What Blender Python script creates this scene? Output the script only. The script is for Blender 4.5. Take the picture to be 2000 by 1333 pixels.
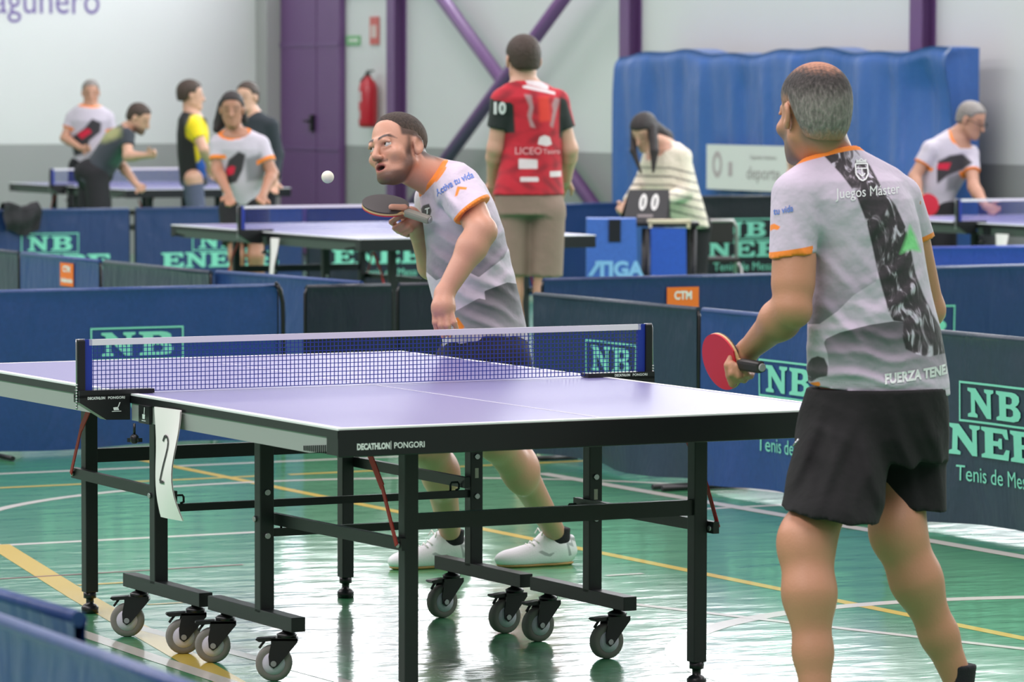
import bpy, bmesh, math, random
import numpy as np
from mathutils import Vector, Matrix
from mathutils.bvhtree import BVHTree

for _o in list(bpy.data.objects):
    bpy.data.objects.remove(_o)
SC = bpy.context.scene
COL = SC.collection
PI = math.pi

# ---------------------------------------------------------------- camera
F_PX = 8200.0
CAM = np.array([-5.259221571820646, -9.496985582297846, 1.612092480279608])
YAW, PITCH, ROLL = 0.48367786903021753, -0.05996515548717264, 0.0019050835851670382
RV = np.array([math.cos(YAW), -math.sin(YAW), 0.0])          # right of the view on the floor
FV = np.array([math.sin(YAW), math.cos(YAW), 0.0])           # away from the viewer on the floor
UPV = np.array([0.0, 0.0, 1.0])
_fw = np.array([math.sin(YAW) * math.cos(PITCH), math.cos(YAW) * math.cos(PITCH), math.sin(PITCH)])
_u = np.cross(RV, _fw)
_r2 = RV * math.cos(ROLL) + _u * math.sin(ROLL)
_u2 = -RV * math.sin(ROLL) + _u * math.cos(ROLL)
cam_data = bpy.data.cameras.new('camera')
cam = bpy.data.objects.new('camera', cam_data)
COL.objects.link(cam)
cam.matrix_world = Matrix(((_r2[0], _u2[0], -_fw[0], CAM[0]), (_r2[1], _u2[1], -_fw[1], CAM[1]),
                           (_r2[2], _u2[2], -_fw[2], CAM[2]), (0, 0, 0, 1)))
cam_data.sensor_width = 36.0
cam_data.lens = F_PX / 2000.0 * 36.0
cam_data.clip_start = 0.1
cam_data.clip_end = 200
cam_data.dof.use_dof = True
cam_data.dof.focus_distance = 12.2
cam_data.dof.aperture_fstop = 7.0
SC.camera = cam

# ---------------------------------------------------------------- light
world = bpy.data.worlds.new('hall_ambient')
SC.world = world
world.use_nodes = True
world.node_tree.nodes['Background'].inputs[0].default_value = (1.0, 0.94, 0.985, 1)
world.node_tree.nodes['Background'].inputs[1].default_value = 0.62

def area(name, loc, rot, sx, sy, power, color=(1, 1, 1)):
    l = bpy.data.lights.new(name, 'AREA')
    l.shape = 'RECTANGLE'
    l.size, l.size_y = sx, sy
    l.energy = power
    l.color = color
    o = bpy.data.objects.new(name, l)
    o.location = loc
    o.rotation_euler = rot
    COL.objects.link(o)
    return o
# long translucent roof lights of the hall
for _x, _p in ((-8.0, 4200), (0.0, 2300), (8.0, 1900)):
    area('roof_light', (_x, 8.0, 8.6), (0, 0, 0), 2.2, 34.0, _p, (1.0, 0.94, 0.955))
SC.view_settings.view_transform = 'Standard'
SC.view_settings.look = 'None'
SC.view_settings.exposure = -0.7
SC.view_settings.gamma = 1.0
SC.view_settings.use_curve_mapping = False
try:
    SC.cycles.max_bounces = 6
    SC.cycles.diffuse_bounces = 3
    SC.cycles.glossy_bounces = 3
    SC.cycles.transparent_max_bounces = 8
    SC.cycles.caustics_reflective = False
    SC.cycles.caustics_refractive = False
    SC.cycles.sample_clamp_indirect = 6
except Exception:
    pass

# ---------------------------------------------------------------- where things stand
def ray(px, py):
    return _fw + _r2 * (px - 1000.0) / F_PX - _u2 * (py - 666.5) / F_PX
def P(px, py, d):
    """point seen at px,py at depth d (metres away along the floor)"""
    v = ray(px, py)
    return CAM + v * (d / float(v @ FV))
def on_x(px, py, x):
    v = ray(px, py)
    return CAM + v * ((x - CAM[0]) / v[0])
def on_y(px, py, y):
    v = ray(px, py)
    return CAM + v * ((y - CAM[1]) / v[1])
def on_z(px, py, z):
    v = ray(px, py)
    return CAM + v * ((z - CAM[2]) / v[2])

# ---------------------------------------------------------------- helpers
def srgb(r, g, b):
    f = lambda c: (c / 255.0 / 12.92) if c / 255.0 <= 0.04045 else ((c / 255.0 + 0.055) / 1.055) ** 2.4
    return (f(r), f(g), f(b), 1.0)

MATS = {}
def mat(name, color, rough=0.5, metal=0.0, coat=0.0, spec=0.5, noise=None, bump=None, emit=None, coat_rough=0.1, sheen=0.0):
    """noise=(scale, amount) mottles the colour, bump=(scale, strength) gives fine relief"""
    if name in MATS:
        return MATS[name]
    m = bpy.data.materials.new(name)
    m.use_nodes = True
    nt = m.node_tree
    b = nt.nodes['Principled BSDF']
    b.inputs['Base Color'].default_value = color
    b.inputs['Roughness'].default_value = rough
    b.inputs['Metallic'].default_value = metal
    b.inputs['Coat Weight'].default_value = coat
    b.inputs['Coat Roughness'].default_value = coat_rough
    b.inputs['Specular IOR Level'].default_value = spec
    b.inputs['Sheen Weight'].default_value = sheen
    if noise or bump:
        tc = nt.nodes.new('ShaderNodeTexCoord')
    if noise:
        n = nt.nodes.new('ShaderNodeTexNoise')
        n.inputs['Scale'].default_value = noise[0]
        n.inputs['Detail'].default_value = 3
        nt.links.new(tc.outputs['Object'], n.inputs['Vector'])
        mx = nt.nodes.new('ShaderNodeMix'); mx.data_type = 'RGBA'
        a = noise[1]
        mx.inputs['A'].default_value = (color[0] * (1 - a), color[1] * (1 - a), color[2] * (1 - a), 1)
        mx.inputs['B'].default_value = (min(1, color[0] * (1 + a)), min(1, color[1] * (1 + a)), min(1, color[2] * (1 + a)), 1)
        nt.links.new(n.outputs['Fac'], mx.inputs['Factor'])
        nt.links.new(mx.outputs['Result'], b.inputs['Base Color'])
    if bump:
        n2 = nt.nodes.new('ShaderNodeTexNoise')
        n2.inputs['Scale'].default_value = bump[0]
        n2.inputs['Detail'].default_value = 2
        nt.links.new(tc.outputs['Object'], n2.inputs['Vector'])
        bp = nt.nodes.new('ShaderNodeBump')
        bp.inputs['Strength'].default_value = bump[1]
        bp.inputs['Distance'].default_value = 0.01
        nt.links.new(n2.outputs['Fac'], bp.inputs['Height'])
        nt.links.new(bp.outputs['Normal'], b.inputs['Normal'])
    if emit:
        b.inputs['Emission Color'].default_value = emit[0]
        b.inputs['Emission Strength'].default_value = emit[1]
    MATS[name] = m
    return m

class MB:
    """collects simple shapes, then links them as ONE mesh object"""
    def __init__(self):
        self.v = []; self.f = []; self.smooth = []
    def add(self, vs, fs, smooth=False):
        n = len(self.v)
        self.v += [tuple(map(float, v)) for v in vs]
        self.f += [tuple(n + i for i in f) for f in fs]
        self.smooth += [smooth] * len(fs)
        return self
    def box(self, c, s, rz=0.0, M=None):
        hx, hy, hz = s[0] / 2, s[1] / 2, s[2] / 2
        vs = []
        for x, y, z in ((-hx, -hy, -hz), (hx, -hy, -hz), (hx, hy, -hz), (-hx, hy, -hz), (-hx, -hy, hz), (hx, -hy, hz), (hx, hy, hz), (-hx, hy, hz)):
            if M is not None:
                p = M @ Vector((x, y, z)); vs.append((c[0] + p.x, c[1] + p.y, c[2] + p.z))
            else:
                ca, sa = math.cos(rz), math.sin(rz)
                vs.append((c[0] + x * ca - y * sa, c[1] + x * sa + y * ca, c[2] + z))
        return self.add(vs, [(0, 3, 2, 1), (4, 5, 6, 7), (0, 1, 5, 4), (1, 2, 6, 5), (2, 3, 7, 6), (3, 0, 4, 7)])
    def rbox(self, c, s, b, M=None):
        """box with bevelled edges"""
        bm = bmesh.new()
        bmesh.ops.create_cube(bm, size=1.0)
        for v in bm.verts:
            v.co = Vector((v.co.x * s[0], v.co.y * s[1], v.co.z * s[2]))
        bmesh.ops.bevel(bm, geom=bm.edges[:], offset=b, segments=2, profile=0.6, affect='EDGES')
        if M is not None:
            bm.transform(M)
        bm.verts.index_update()
        vs = [(v.co.x + c[0], v.co.y + c[1], v.co.z + c[2]) for v in bm.verts]
        fs = [[v.index for v in f.verts] for f in bm.faces]
        bm.free()
        return self.add(vs, fs)
    def beam(self, a, b, w, h, up=(0, 0, 1)):
        """rectangular bar from a to b, w across, h along up"""
        a = Vector(a); b = Vector(b); d = (b - a)
        L = d.length
        d.normalize()
        u = Vector(up)
        s = d.cross(u)
        if s.length < 1e-5:
            s = d.cross(Vector((1, 0, 0)))
        s.normalize(); u = s.cross(d)
        M = Matrix((s, d, u)).transposed()
        return self.box((a + b) / 2, (w, L, h), M=M)
    def tube(self, pts, r, n=8, cap=True):
        pts = [Vector(p) for p in pts]
        rr = r if isinstance(r, (list, tuple)) else [r] * len(pts)
        vs = []; fs = []
        prev = None
        for i, p in enumerate(pts):
            t = (pts[min(i + 1, len(pts) - 1)] - pts[max(i - 1, 0)]).normalized()
            if prev is None:
                q = Vector((0, 0, 1)) if abs(t.z) < 0.9 else Vector((1, 0, 0))
                u = t.cross(q).normalized()
            else:
                u = (prev - t * prev.dot(t)).normalized()
            w = t.cross(u)
            prev = u
            for k in range(n):
                a = 2 * PI * k / n
                vs.append(p + (u * math.cos(a) + w * math.sin(a)) * rr[i])
        for i in range(len(pts) - 1):
            for k in range(n):
                k2 = (k + 1) % n
                fs.append((i * n + k, i * n + k2, (i + 1) * n + k2, (i + 1) * n + k))
        self.add(vs, fs, True)
        if cap:
            m = len(self.v) - len(vs)
            self.f.append(tuple(m + k for k in reversed(range(n)))); self.smooth.append(False)
            self.f.append(tuple(m + (len(pts) - 1) * n + k for k in range(n))); self.smooth.append(False)
        return self
    def lathe(self, prof, c=(0, 0, 0), axis=(0, 0, 1), n=24):
        """prof = [(radius, height)] turned about axis through c"""
        ax = Vector(axis).normalized()
        u = ax.orthogonal().normalized(); w = ax.cross(u)
        c = Vector(c)
        vs = []; fs = []
        for r, h in prof:
            for k in range(n):
                a = 2 * PI * k / n
                vs.append(c + ax * h + (u * math.cos(a) + w * math.sin(a)) * r)
        for i in range(len(prof) - 1):
            for k in range(n):
                k2 = (k + 1) % n
                fs.append((i * n + k, i * n + k2, (i + 1) * n + k2, (i + 1) * n + k))
        self.add(vs, fs, True)
        m = len(self.v) - len(vs)
        self.f.append(tuple(m + k for k in reversed(range(n)))); self.smooth.append(False)
        self.f.append(tuple(m + (len(prof) - 1) * n + k for k in range(n))); self.smooth.append(False)
        return self
    def prism(self, poly, t, M=None, z0=0.0):
        """flat outline (x,y) given thickness t along local z"""
        n = len(poly)
        vs = [Vector((x, y, z0)) for x, y in poly] + [Vector((x, y, z0 + t)) for x, y in poly]
        if M is not None:
            vs = [M @ v for v in vs]
        fs = [tuple(reversed(range(n))), tuple(range(n, 2 * n))] + [(i, (i + 1) % n, n + (i + 1) % n, n + i) for i in range(n)]
        return self.add(vs, fs)
    def build(self, name, m, parent=None):
        me = bpy.data.meshes.new(name)
        me.from_pydata(self.v, [], self.f)
        me.polygons.foreach_set('use_smooth', self.smooth)
        me.update()
        if m is not None:
            me.materials.append(m)
        return link(name, me, parent)

def link(name, me, parent=None):
    o = bpy.data.objects.new(name, me)
    COL.objects.link(o)
    if parent is not None:
        o.parent = parent
    return o
def tag(o, label, cat, group=None):
    o['label'] = label; o['category'] = cat
    if group:
        o['group'] = group
    return o
def struct(o, label=None):
    o['kind'] = 'structure'
    if label:
        o['label'] = label
    return o
def empty(name, loc=(0, 0, 0), rz=0.0):
    o = bpy.data.objects.new(name, None)
    o.location = loc
    o.rotation_euler = (0, 0, rz)
    o.empty_display_size = 0.1
    COL.objects.link(o)
    return o
def copy_tree(o, parent=None, skip=()):
    c = o.copy(); COL.objects.link(c); c.parent = parent
    for ch in list(o.children):
        if ch.name.split('.')[0] not in skip:
            copy_tree(ch, c, skip)
    return c

def text_verts(s, size, bold=0.0, res=3):
    """flat lettering as (verts, faces), centred on x, baseline at 0"""
    cu = bpy.data.curves.new('lettering', 'FONT')
    cu.body = s
    cu.size = size
    cu.align_x = 'CENTER'
    cu.offset = bold
    cu.resolution_u = res
    o = bpy.data.objects.new('lettering', cu)
    COL.objects.link(o)
    dg = bpy.context.evaluated_depsgraph_get()
    me = bpy.data.meshes.new_from_object(o.evaluated_get(dg))
    bm = bmesh.new(); bm.from_mesh(me)
    bmesh.ops.remove_doubles(bm, verts=bm.verts[:], dist=1e-5)
    bmesh.ops.triangulate(bm, faces=bm.faces[:])
    vs = [tuple(v.co) for v in bm.verts]
    bm.verts.index_update()
    fs = [[v.index for v in f.verts] for f in bm.faces]
    bm.free()
    bpy.data.objects.remove(o); bpy.data.curves.remove(cu); bpy.data.meshes.remove(me)
    return vs, fs
def text_mb(mb, s, size, place, bold=0.0, res=3, width=None):
    vs, fs = text_verts(s, size, bold, res)
    if width:
        xs = [v[0] for v in vs]; k = width / (max(xs) - min(xs)); m_ = (max(xs) + min(xs)) / 2
        vs = [((v[0] - m_) * k, v[1], v[2]) for v in vs]
    mb.add([place(v[0], v[1]) for v in vs], fs)
    return mb

# ---------------------------------------------------------------- procedural surfaces
def nodes_of(m):
    m.use_nodes = True
    return m.node_tree, m.node_tree.nodes, m.node_tree.links, m.node_tree.nodes['Principled BSDF']

def floor_material():
    m = bpy.data.materials.new('green_sports_floor')
    nt, N, L, b = nodes_of(m)
    tc = N.new('ShaderNodeTexCoord')
    n = N.new('ShaderNodeTexNoise'); n.inputs['Scale'].default_value = 0.9; n.inputs['Detail'].default_value = 5
    L.new(tc.outputs['Object'], n.inputs['Vector'])
    mx = N.new('ShaderNodeMix'); mx.data_type = 'RGBA'
    mx.inputs['A'].default_value = srgb(66, 150, 98); mx.inputs['B'].default_value = srgb(88, 170, 118)
    L.new(n.outputs['Fac'], mx.inputs['Factor']); L.new(mx.outputs['Result'], b.inputs['Base Color'])
    b.inputs['Roughness'].default_value = 0.3
    b.inputs['Coat Weight'].default_value = 1.0
    b.inputs['Coat IOR'].default_value = 1.45
    b.inputs['Coat Roughness'].default_value = 0.13
    mp = N.new('ShaderNodeMapping'); mp.inputs['Rotation'].default_value = (0, 0, YAW); mp.inputs['Scale'].default_value = (1.6, 3.2, 1)
    L.new(tc.outputs['Object'], mp.inputs['Vector'])
    w = N.new('ShaderNodeTexNoise'); w.inputs['Scale'].default_value = 2.2; w.inputs['Detail'].default_value = 3; w.inputs['Roughness'].default_value = 0.55
    L.new(mp.outputs['Vector'], w.inputs['Vector'])
    bp = N.new('ShaderNodeBump'); bp.inputs['Strength'].default_value = 0.28; bp.inputs['Distance'].default_value = 0.02
    L.new(w.outputs['Fac'], bp.inputs['Height'])
    L.new(bp.outputs['Normal'], b.inputs['Normal']); L.new(bp.outputs['Normal'], b.inputs['Coat Normal'])
    return m

def wall_material(name, h):
    """white paint above a grey painted dado of height h"""
    m = bpy.data.materials.new(name)
    nt, N, L, b = nodes_of(m)
    g = N.new('ShaderNodeNewGeometry')
    sx = N.new('ShaderNodeSeparateXYZ'); L.new(g.outputs['Position'], sx.inputs['Vector'])
    gt = N.new('ShaderNodeMath'); gt.operation = 'GREATER_THAN'; gt.inputs[1].default_value = h
    L.new(sx.outputs['Z'], gt.inputs[0])
    n = N.new('ShaderNodeTexNoise'); n.inputs['Scale'].default_value = 1.3; n.inputs['Detail'].default_value = 4
    L.new(g.outputs['Position'], n.inputs['Vector'])
    def pair(c, a):
        mx = N.new('ShaderNodeMix'); mx.data_type = 'RGBA'
        mx.inputs['A'].default_value = tuple(x * (1 - a) for x in c[:3]) + (1,); mx.inputs['B'].default_value = tuple(min(1, x * (1 + a)) for x in c[:3]) + (1,)
        L.new(n.outputs['Fac'], mx.inputs['Factor'])
        return mx
    lo = pair(srgb(156, 157, 158), 0.04); hi = pair(srgb(216, 217, 219), 0.03)
    mx = N.new('ShaderNodeMix'); mx.data_type = 'RGBA'
    L.new(gt.outputs[0], mx.inputs['Factor']); L.new(lo.outputs['Result'], mx.inputs['A']); L.new(hi.outputs['Result'], mx.inputs['B'])
    L.new(mx.outputs['Result'], b.inputs['Base Color'])
    b.inputs['Roughness'].default_value = 0.6
    return m

def tarp_material(name, c, rough=0.38, bscale=5.0, bstr=0.25):
    """PVC sheet: soft creases as relief, slight mottling"""
    m = bpy.data.materials.new(name)
    nt, N, L, b = nodes_of(m)
    tc = N.new('ShaderNodeTexCoord')
    mp = N.new('ShaderNodeMapping'); mp.inputs['Scale'].default_value = (1.6, 1.6, 0.55)
    L.new(tc.outputs['Object'], mp.inputs['Vector'])
    n = N.new('ShaderNodeTexNoise'); n.inputs['Scale'].default_value = bscale; n.inputs['Detail'].default_value = 3; n.inputs['Distortion'].default_value = 0.8
    L.new(mp.outputs['Vector'], n.inputs['Vector'])
    bp = N.new('ShaderNodeBump'); bp.inputs['Strength'].default_value = bstr; bp.inputs['Distance'].default_value = 0.05
    L.new(n.outputs['Fac'], bp.inputs['Height']); L.new(bp.outputs['Normal'], b.inputs['Normal'])
    n2 = N.new('ShaderNodeTexNoise'); n2.inputs['Scale'].default_value = 60
    L.new(tc.outputs['Object'], n2.inputs['Vector'])
    mx = N.new('ShaderNodeMix'); mx.data_type = 'RGBA'
    mx.inputs['A'].default_value = tuple(x * 0.82 for x in c[:3]) + (1,); mx.inputs['B'].default_value = tuple(x * 1.18 for x in c[:3]) + (1,)
    L.new(n2.outputs['Fac'], mx.inputs['Factor']); L.new(mx.outputs['Result'], b.inputs['Base Color'])
    b.inputs['Roughness'].default_value = rough
    return m

M_WHITE = mat('white_paint', srgb(232, 230, 226), 0.45)
M_LINE_W = mat('white_floor_line', srgb(222, 218, 208), 0.3, coat=0.6)
M_LINE_Y = mat('yellow_floor_line', srgb(222, 192, 74), 0.3, coat=0.6)
M_LINE_R = mat('red_floor_line', srgb(140, 84, 72), 0.3, coat=0.6)
M_PURPLE = mat('purple_paint', srgb(108, 74, 124), 0.4, noise=(3, 0.06))
M_BLACK = mat('black_powder_coat', srgb(24, 29, 30), 0.42, noise=(40, 0.15))
M_BLACKP = mat('black_plastic', srgb(20, 21, 24), 0.35)
M_STEEL = mat('zinc_steel', srgb(176, 178, 180), 0.32, metal=0.9)
M_TEAL = mat('turquoise_print', srgb(124, 206, 184), 0.5)
M_RED = mat('red_strap', srgb(205, 34, 36), 0.5)

# ---------------------------------------------------------------- the hall
HX, HY, DADO = 12.0, 28.4, 1.075
fl = MB()
fl.box((-2, 7, -0.05), (30, 50, 0.1))
FLOOR = struct(fl.build('floor', floor_material()), 'glossy green sports floor with coloured court lines')
WALLM = wall_material('white_wall_grey_dado', DADO)
w = MB(); w.box((HX + 0.1, 6.2, 4.3), (0.2, 44.6, 8.6))
WALL_R = struct(w.build('wall_right', WALLM), 'white hall wall with grey painted lower band')
w = MB(); w.box((-2.5, HY + 0.1, 4.3), (29, 0.2, 8.6))
WALL_B = struct(w.build('wall_back', WALLM), 'white end wall with grey band and purple lettering')

def line_strip(pts, width, m, closed=False):
    """painted court line along a polyline on the floor"""
    mb = MB()
    z = 0.0003 + 0.00008 * len(FLOOR.children)
    pts = [np.array(p, float) for p in pts]
    L_, R_ = [], []
    for i, p in enumerate(pts):
        a = pts[i - 1] if i > 0 else pts[i]; c = pts[i + 1] if i < len(pts) - 1 else pts[i]
        t = (c - a) / np.linalg.norm(c - a)
        n = np.array([-t[1], t[0]]) * width / 2
        L_.append(p + n); R_.append(p - n)
    vs = [(q[0], q[1], z) for q in L_] + [(q[0], q[1], z) for q in R_]
    k = len(pts)
    mb.add(vs, [(i, k + i, k + i + 1, i + 1) for i in range(k - 1)])
    return mb.build('line_marking', m, FLOOR)
def circle_pts(cx, cy, r, a0=0.0, a1=360.0, n=96):
    return [(cx + r * math.cos(math.radians(a0 + (a1 - a0) * i / n)), cy + r * math.sin(math.radians(a0 + (a1 - a0) * i / n))) for i in range(n + 1)]
line_strip([(-10, 4.40), (6.0, 4.40)], 0.05, M_LINE_W)
line_strip([(-10, 6.95), (2.9, 7.0)], 0.05, M_LINE_W)
line_strip([(-10, 6.33), (1.95, 6.42)], 0.045, M_LINE_Y)
line_strip([(2.05, 6.42), (6.0, 6.48)], 0.045, M_LINE_Y)
line_strip([(1.755, 12.0), (1.80, -4.0)], 0.05, M_LINE_Y)
line_strip(circle_pts(1.77, 4.40, 1.78, 0, 180), 0.05, M_LINE_W)
line_strip(circle_pts(1.92, 0.22, 1.36, 20, 250), 0.075, M_LINE_W)
line_strip([(0.0, 4.42), (-0.31, 2.85), (-0.70, 0.7), (-1.2, -2.0)], 0.085, M_LINE_Y)
line_strip([(-0.63, 2.3), (-0.66, 1.4), (-0.70, -0.4)], 0.06, M_LINE_W)
line_strip([(-0.44, 2.1), (-0.40, 1.2), (-0.36, 0.0)], 0.05, M_LINE_W)
line_strip([(1.10, 2.1), (1.35, 1.34), (1.75, 0.2)], 0.04, M_LINE_W)
line_strip([(3.02, 6.0), (3.02, -2.0)], 0.07, M_LINE_W)
line_strip([(-1.2, 3.42), (0.52, 3.46)], 0.022, M_LINE_R)
line_strip([(-0.20, 3.16), (0.02, 3.16)], 0.03, M_LINE_Y)
line_strip([(1.46, 2.62), (1.60, 2.62)], 0.03, M_LINE_W)
line_strip([(-0.20, 2.58), (0.05, 2.58)], 0.022, M_LINE_Y)

# lettering on the end wall
tx = MB()
pA = on_y(-60, 33, HY - 0.004); pB = on_y(183, 27, HY - 0.004)
def _place_wall(x, y):
    return (pA[0] + (pB[0] - pA[0]) * 0.5 + x, HY - 0.004, pB[2] + y)
text_mb(tx, 'lagunero', 0.40, lambda x, y: (9.56 + x * 0.84, HY - 0.004, 2.330 + y), 0.0)
tx.build('wall_lettering', mat('violet_lettering', srgb(112, 92, 158), 0.5), WALL_B)['label'] = 'purple lowercase lettering on the white end wall'

# columns, braces
def column(y):
    mb = MB()
    mb.box((HX - 0.125, y, 4.3), (0.014, 0.16, 8.6))
    mb.box((HX - 0.062, y, 4.3), (0.112, 0.012, 8.6))
    mb.box((HX - 0.007, y, 4.3), (0.014, 0.16, 8.6))
    return mb.build('steel_column', M_PURPLE)
CY = [25.55, 21.12, 16.70, 12.3]
for y, lab in zip(CY, ('purple steel column between red extinguisher and crossed braces', 'purple steel column rising above left end of blue crash mats',
                       'purple steel column rising above right end of blue crash mats', None)):
    if lab:
        tag(column(y), lab, 'column', 'purple steel columns')
def brace(y0, z0, y1, z1, lab):
    mb = MB(); mb.tube([(HX - 0.17, y0, z0), (HX - 0.17, y1, z1)], 0.062, 12)
    tag(mb.build('cross_brace', M_PURPLE), lab, 'brace', 'crossed wall braces')
b0 = on_x(872, 8, HX - 0.17); b1 = on_x(1155, 395, HX - 0.17)
k = (b1[2] - b0[2]) / (b1[1] - b0[1])
yA, yB = CY[0] - 0.15, CY[1] + 0.15
brace(yA, b0[2] + k * (yA - b0[1]), yB, max(0.12, b0[2] + k * (yB - b0[1])), 'purple tube brace sloping down right behind man in red shirt')
c0 = on_x(1095, 5, HX - 0.30); c1 = on_x(880, 300, HX - 0.30)
k2 = (c1[2] - c0[2]) / (c1[1] - c0[1])
mb = MB(); mb.tube([(HX - 0.30, yB, c0[2] + k2 * (yB - c0[1])), (HX - 0.30, yA, max(0.12, c0[2] + k2 * (yA - c0[1])))], 0.062, 12)
tag(mb.build('cross_brace', M_PURPLE), 'purple tube brace sloping down left, crossing the other', 'brace', 'crossed wall braces')

# double door, extinguisher, signs on the side wall
yl = on_x(560, 300, HX)[1]; ym = on_x(631, 300, HX)[1]; yr = on_x(677, 300, HX)[1]
door = empty('door_1', (HX, (yl + yr) / 2, 0)); struct(door, 'tall purple metal double door')
for a, b_ in ((yl, ym), (ym, yr)):
    mb = MB(); mb.box((-0.04, (a + b_) / 2 - (yl + yr) / 2, 1.7), (0.06, abs(b_ - a) - 0.02, 3.38))
    mb.build('door_leaf', M_PURPLE, door)
    for z in (1.06, 2.06):
        mb = MB(); mb.box((-0.075, (a + b_) / 2 - (yl + yr) / 2, z - 0.02), (0.012, abs(b_ - a) - 0.02, 0.035))
        mb.build('door_rail', mat('purple_rail', srgb(112, 80, 130), 0.4), door)
mb = MB(); mb.box((-0.09, ym + 0.06 - (yl + yr) / 2, 1.28), (0.04, 0.05, 0.16)); mb.tube([(-0.12, ym + 0.07 - (yl + yr) / 2, 1.3), (-0.12, ym + 0.18 - (yl + yr) / 2, 1.3)], 0.012)
mb.build('door_handle', M_BLACKP, door)
mb = MB(); mb.box((HX - 0.1, yl + 0.14, 4.3), (0.22, 0.26, 8.6))
struct(mb.build('trim_1', mat('grey_jamb', srgb(172, 172, 172), 0.6)), 'grey pier beside the purple door')

e_ = on_x(719, 195, HX - 0.12)
ext = empty('fire_extinguisher', (HX - 0.12, e_[1], e_[2] - 0.26))
tag(ext, 'red fire extinguisher hanging on white wall beside purple door', 'extinguisher')
M_EXT = mat('extinguisher_red', srgb(186, 22, 40), 0.3, coat=0.4)
mb = MB(); mb.lathe([(0.055, 0.0), (0.085, 0.01), (0.09, 0.05), (0.09, 0.36), (0.075, 0.42), (0.035, 0.46), (0.03, 0.48)], n=20); mb.build('cylinder', M_EXT, ext)
mb = MB(); mb.box((0, 0.01, 0.50), (0.03, 0.05, 0.04)); mb.box((-0.0, -0.05, 0.53), (0.02, 0.12, 0.015)); mb.build('valve', M_BLACKP, ext)
mb = MB(); mb.tube([(0, 0.03, 0.50), (-0.02, 0.11, 0.44), (-0.03, 0.11, 0.25), (-0.03, 0.105, 0.1)], 0.011, 8); mb.build('hose', M_BLACKP, ext)
mb = MB()
for z0_, z1_, a0_, a1_ in ((0.24, 0.34, 2.4, 3.5), (0.08, 0.16, 2.5, 3.3)):
    n_ = 8
    pts_ = [(0.0915 * math.cos(a0_ + (a1_ - a0_) * i / n_), 0.0915 * math.sin(a0_ + (a1_ - a0_) * i / n_)) for i in range(n_ + 1)]
    mb = MB(); mb.add([(x, y, z0_) for x, y in pts_] + [(x, y, z1_) for x, y in pts_], [(i, i + 1, n_ + 2 + i, n_ + 1 + i) for i in range(n_)], True)
    mb.build('label_sticker', mat('sticker_grey', srgb(196, 186, 190), 0.5), ext)

def wall_sign(px0, py0, px1, py1, name, label, c, mark=None):
    a = on_x(px0, py0, HX - 0.01); b_ = on_x(px1, py1, HX - 0.01)
    o = empty(name, (HX - 0.01, (a[1] + b_[1]) / 2, (a[2] + b_[2]) / 2))
    tag(o, label, 'sign')
    hw, hh = abs(a[1] - b_[1]) / 2, abs(a[2] - b_[2]) / 2
    mb = MB(); mb.box((0, 0, 0), (0.012, 2 * hw, 2 * hh)); mb.build('plate', c, o)
    if mark:
        mark(o, hw, hh)
    return o
def _mk_ext(o, hw, hh):
    mb = MB(); mb.box((-0.008, 0, -hh * 0.05), (0.004, hw * 1.3, hh * 0.9)); mb.build('pictogram_panel', mat('sign_pale', srgb(214, 190, 186), 0.5), o)
def _mk_exit(o, hw, hh):
    mb = MB(); mb.box((-0.008, 0.0, 0), (0.004, hw * 1.1, hh * 0.5)); mb.prism([(-hw * 0.9, 0), (-hw * 0.5, hh * 0.5), (-hw * 0.5, -hh * 0.5)], 0.004, Matrix(((0, 0, 1, -0.01), (1, 0, 0, 0), (0, 1, 0, 0), (0, 0, 0, 1))))
    mb.build('arrow', M_WHITE, o)
wall_sign(723, 33, 740, 87, 'extinguisher_sign', 'small red and white sign above the fire extinguisher', mat('sign_red', srgb(206, 104, 100), 0.5), _mk_ext)
wall_sign(677, 70, 703, 88, 'exit_sign', 'small green and white sign beside the purple door', mat('sign_green', srgb(124, 186, 132), 0.5), _mk_exit)

# high windows of the side wall, above the picture
M_PANE = mat('daylight_pane', (0.8, 0.85, 0.9, 1), 0.2, emit=((0.95, 0.97, 1.0, 1), 13.0))
for i in range(6):
    y0 = CY[0] + 4.43 - i * 4.43 - 0.25
    y1 = y0 - 3.9
    wd = empty('window_%d' % (i + 1), (HX - 0.02, (y0 + y1) / 2, 3.78)); struct(wd, 'high band window of the hall')
    for j in range(3):
        mb = MB(); mb.box((0, -1.3 + j * 1.3, 0), (0.02, 1.22, 2.3)); mb.build('pane', M_PANE, wd)
    mb = MB()
    for j in range(4):
        mb.box((-0.02, -1.95 + j * 1.3, 0), (0.06, 0.07, 2.44))
    for zz in (-1.2, 1.2):
        mb.box((-0.02, 0, zz), (0.06, 3.97, 0.07))
    mb.build('window_frame', M_WHITE, wd)

# ---------------------------------------------------------------- table tennis table
def tabletop_material():
    m = bpy.data.materials.new('blue_tabletop')
    nt, N, L, b = nodes_of(m)
    b.inputs['Base Color'].default_value = srgb(114, 110, 160)
    b.inputs['Roughness'].default_value = 0.36
    b.inputs['Specular IOR Level'].default_value = 0.55
    tc = N.new('ShaderNodeTexCoord')
    n = N.new('ShaderNodeTexNoise'); n.inputs['Scale'].default_value = 400
    L.new(tc.outputs['Object'], n.inputs['Vector'])
    bp = N.new('ShaderNodeBump'); bp.inputs['Strength'].default_value = 0.008; bp.inputs['Distance'].default_value = 0.002
    L.new(n.outputs['Fac'], bp.inputs['Height']); L.new(bp.outputs['Normal'], b.inputs['Normal'])
    return m
M_TOP = tabletop_material()
M_APRON = mat('grey_apron', srgb(158, 160, 160), 0.45)
M_WLINE = mat('white_table_line', srgb(236, 236, 240), 0.4)
M_NETBLUE = mat('blue_net_side', srgb(20, 48, 150), 0.6)
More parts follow.
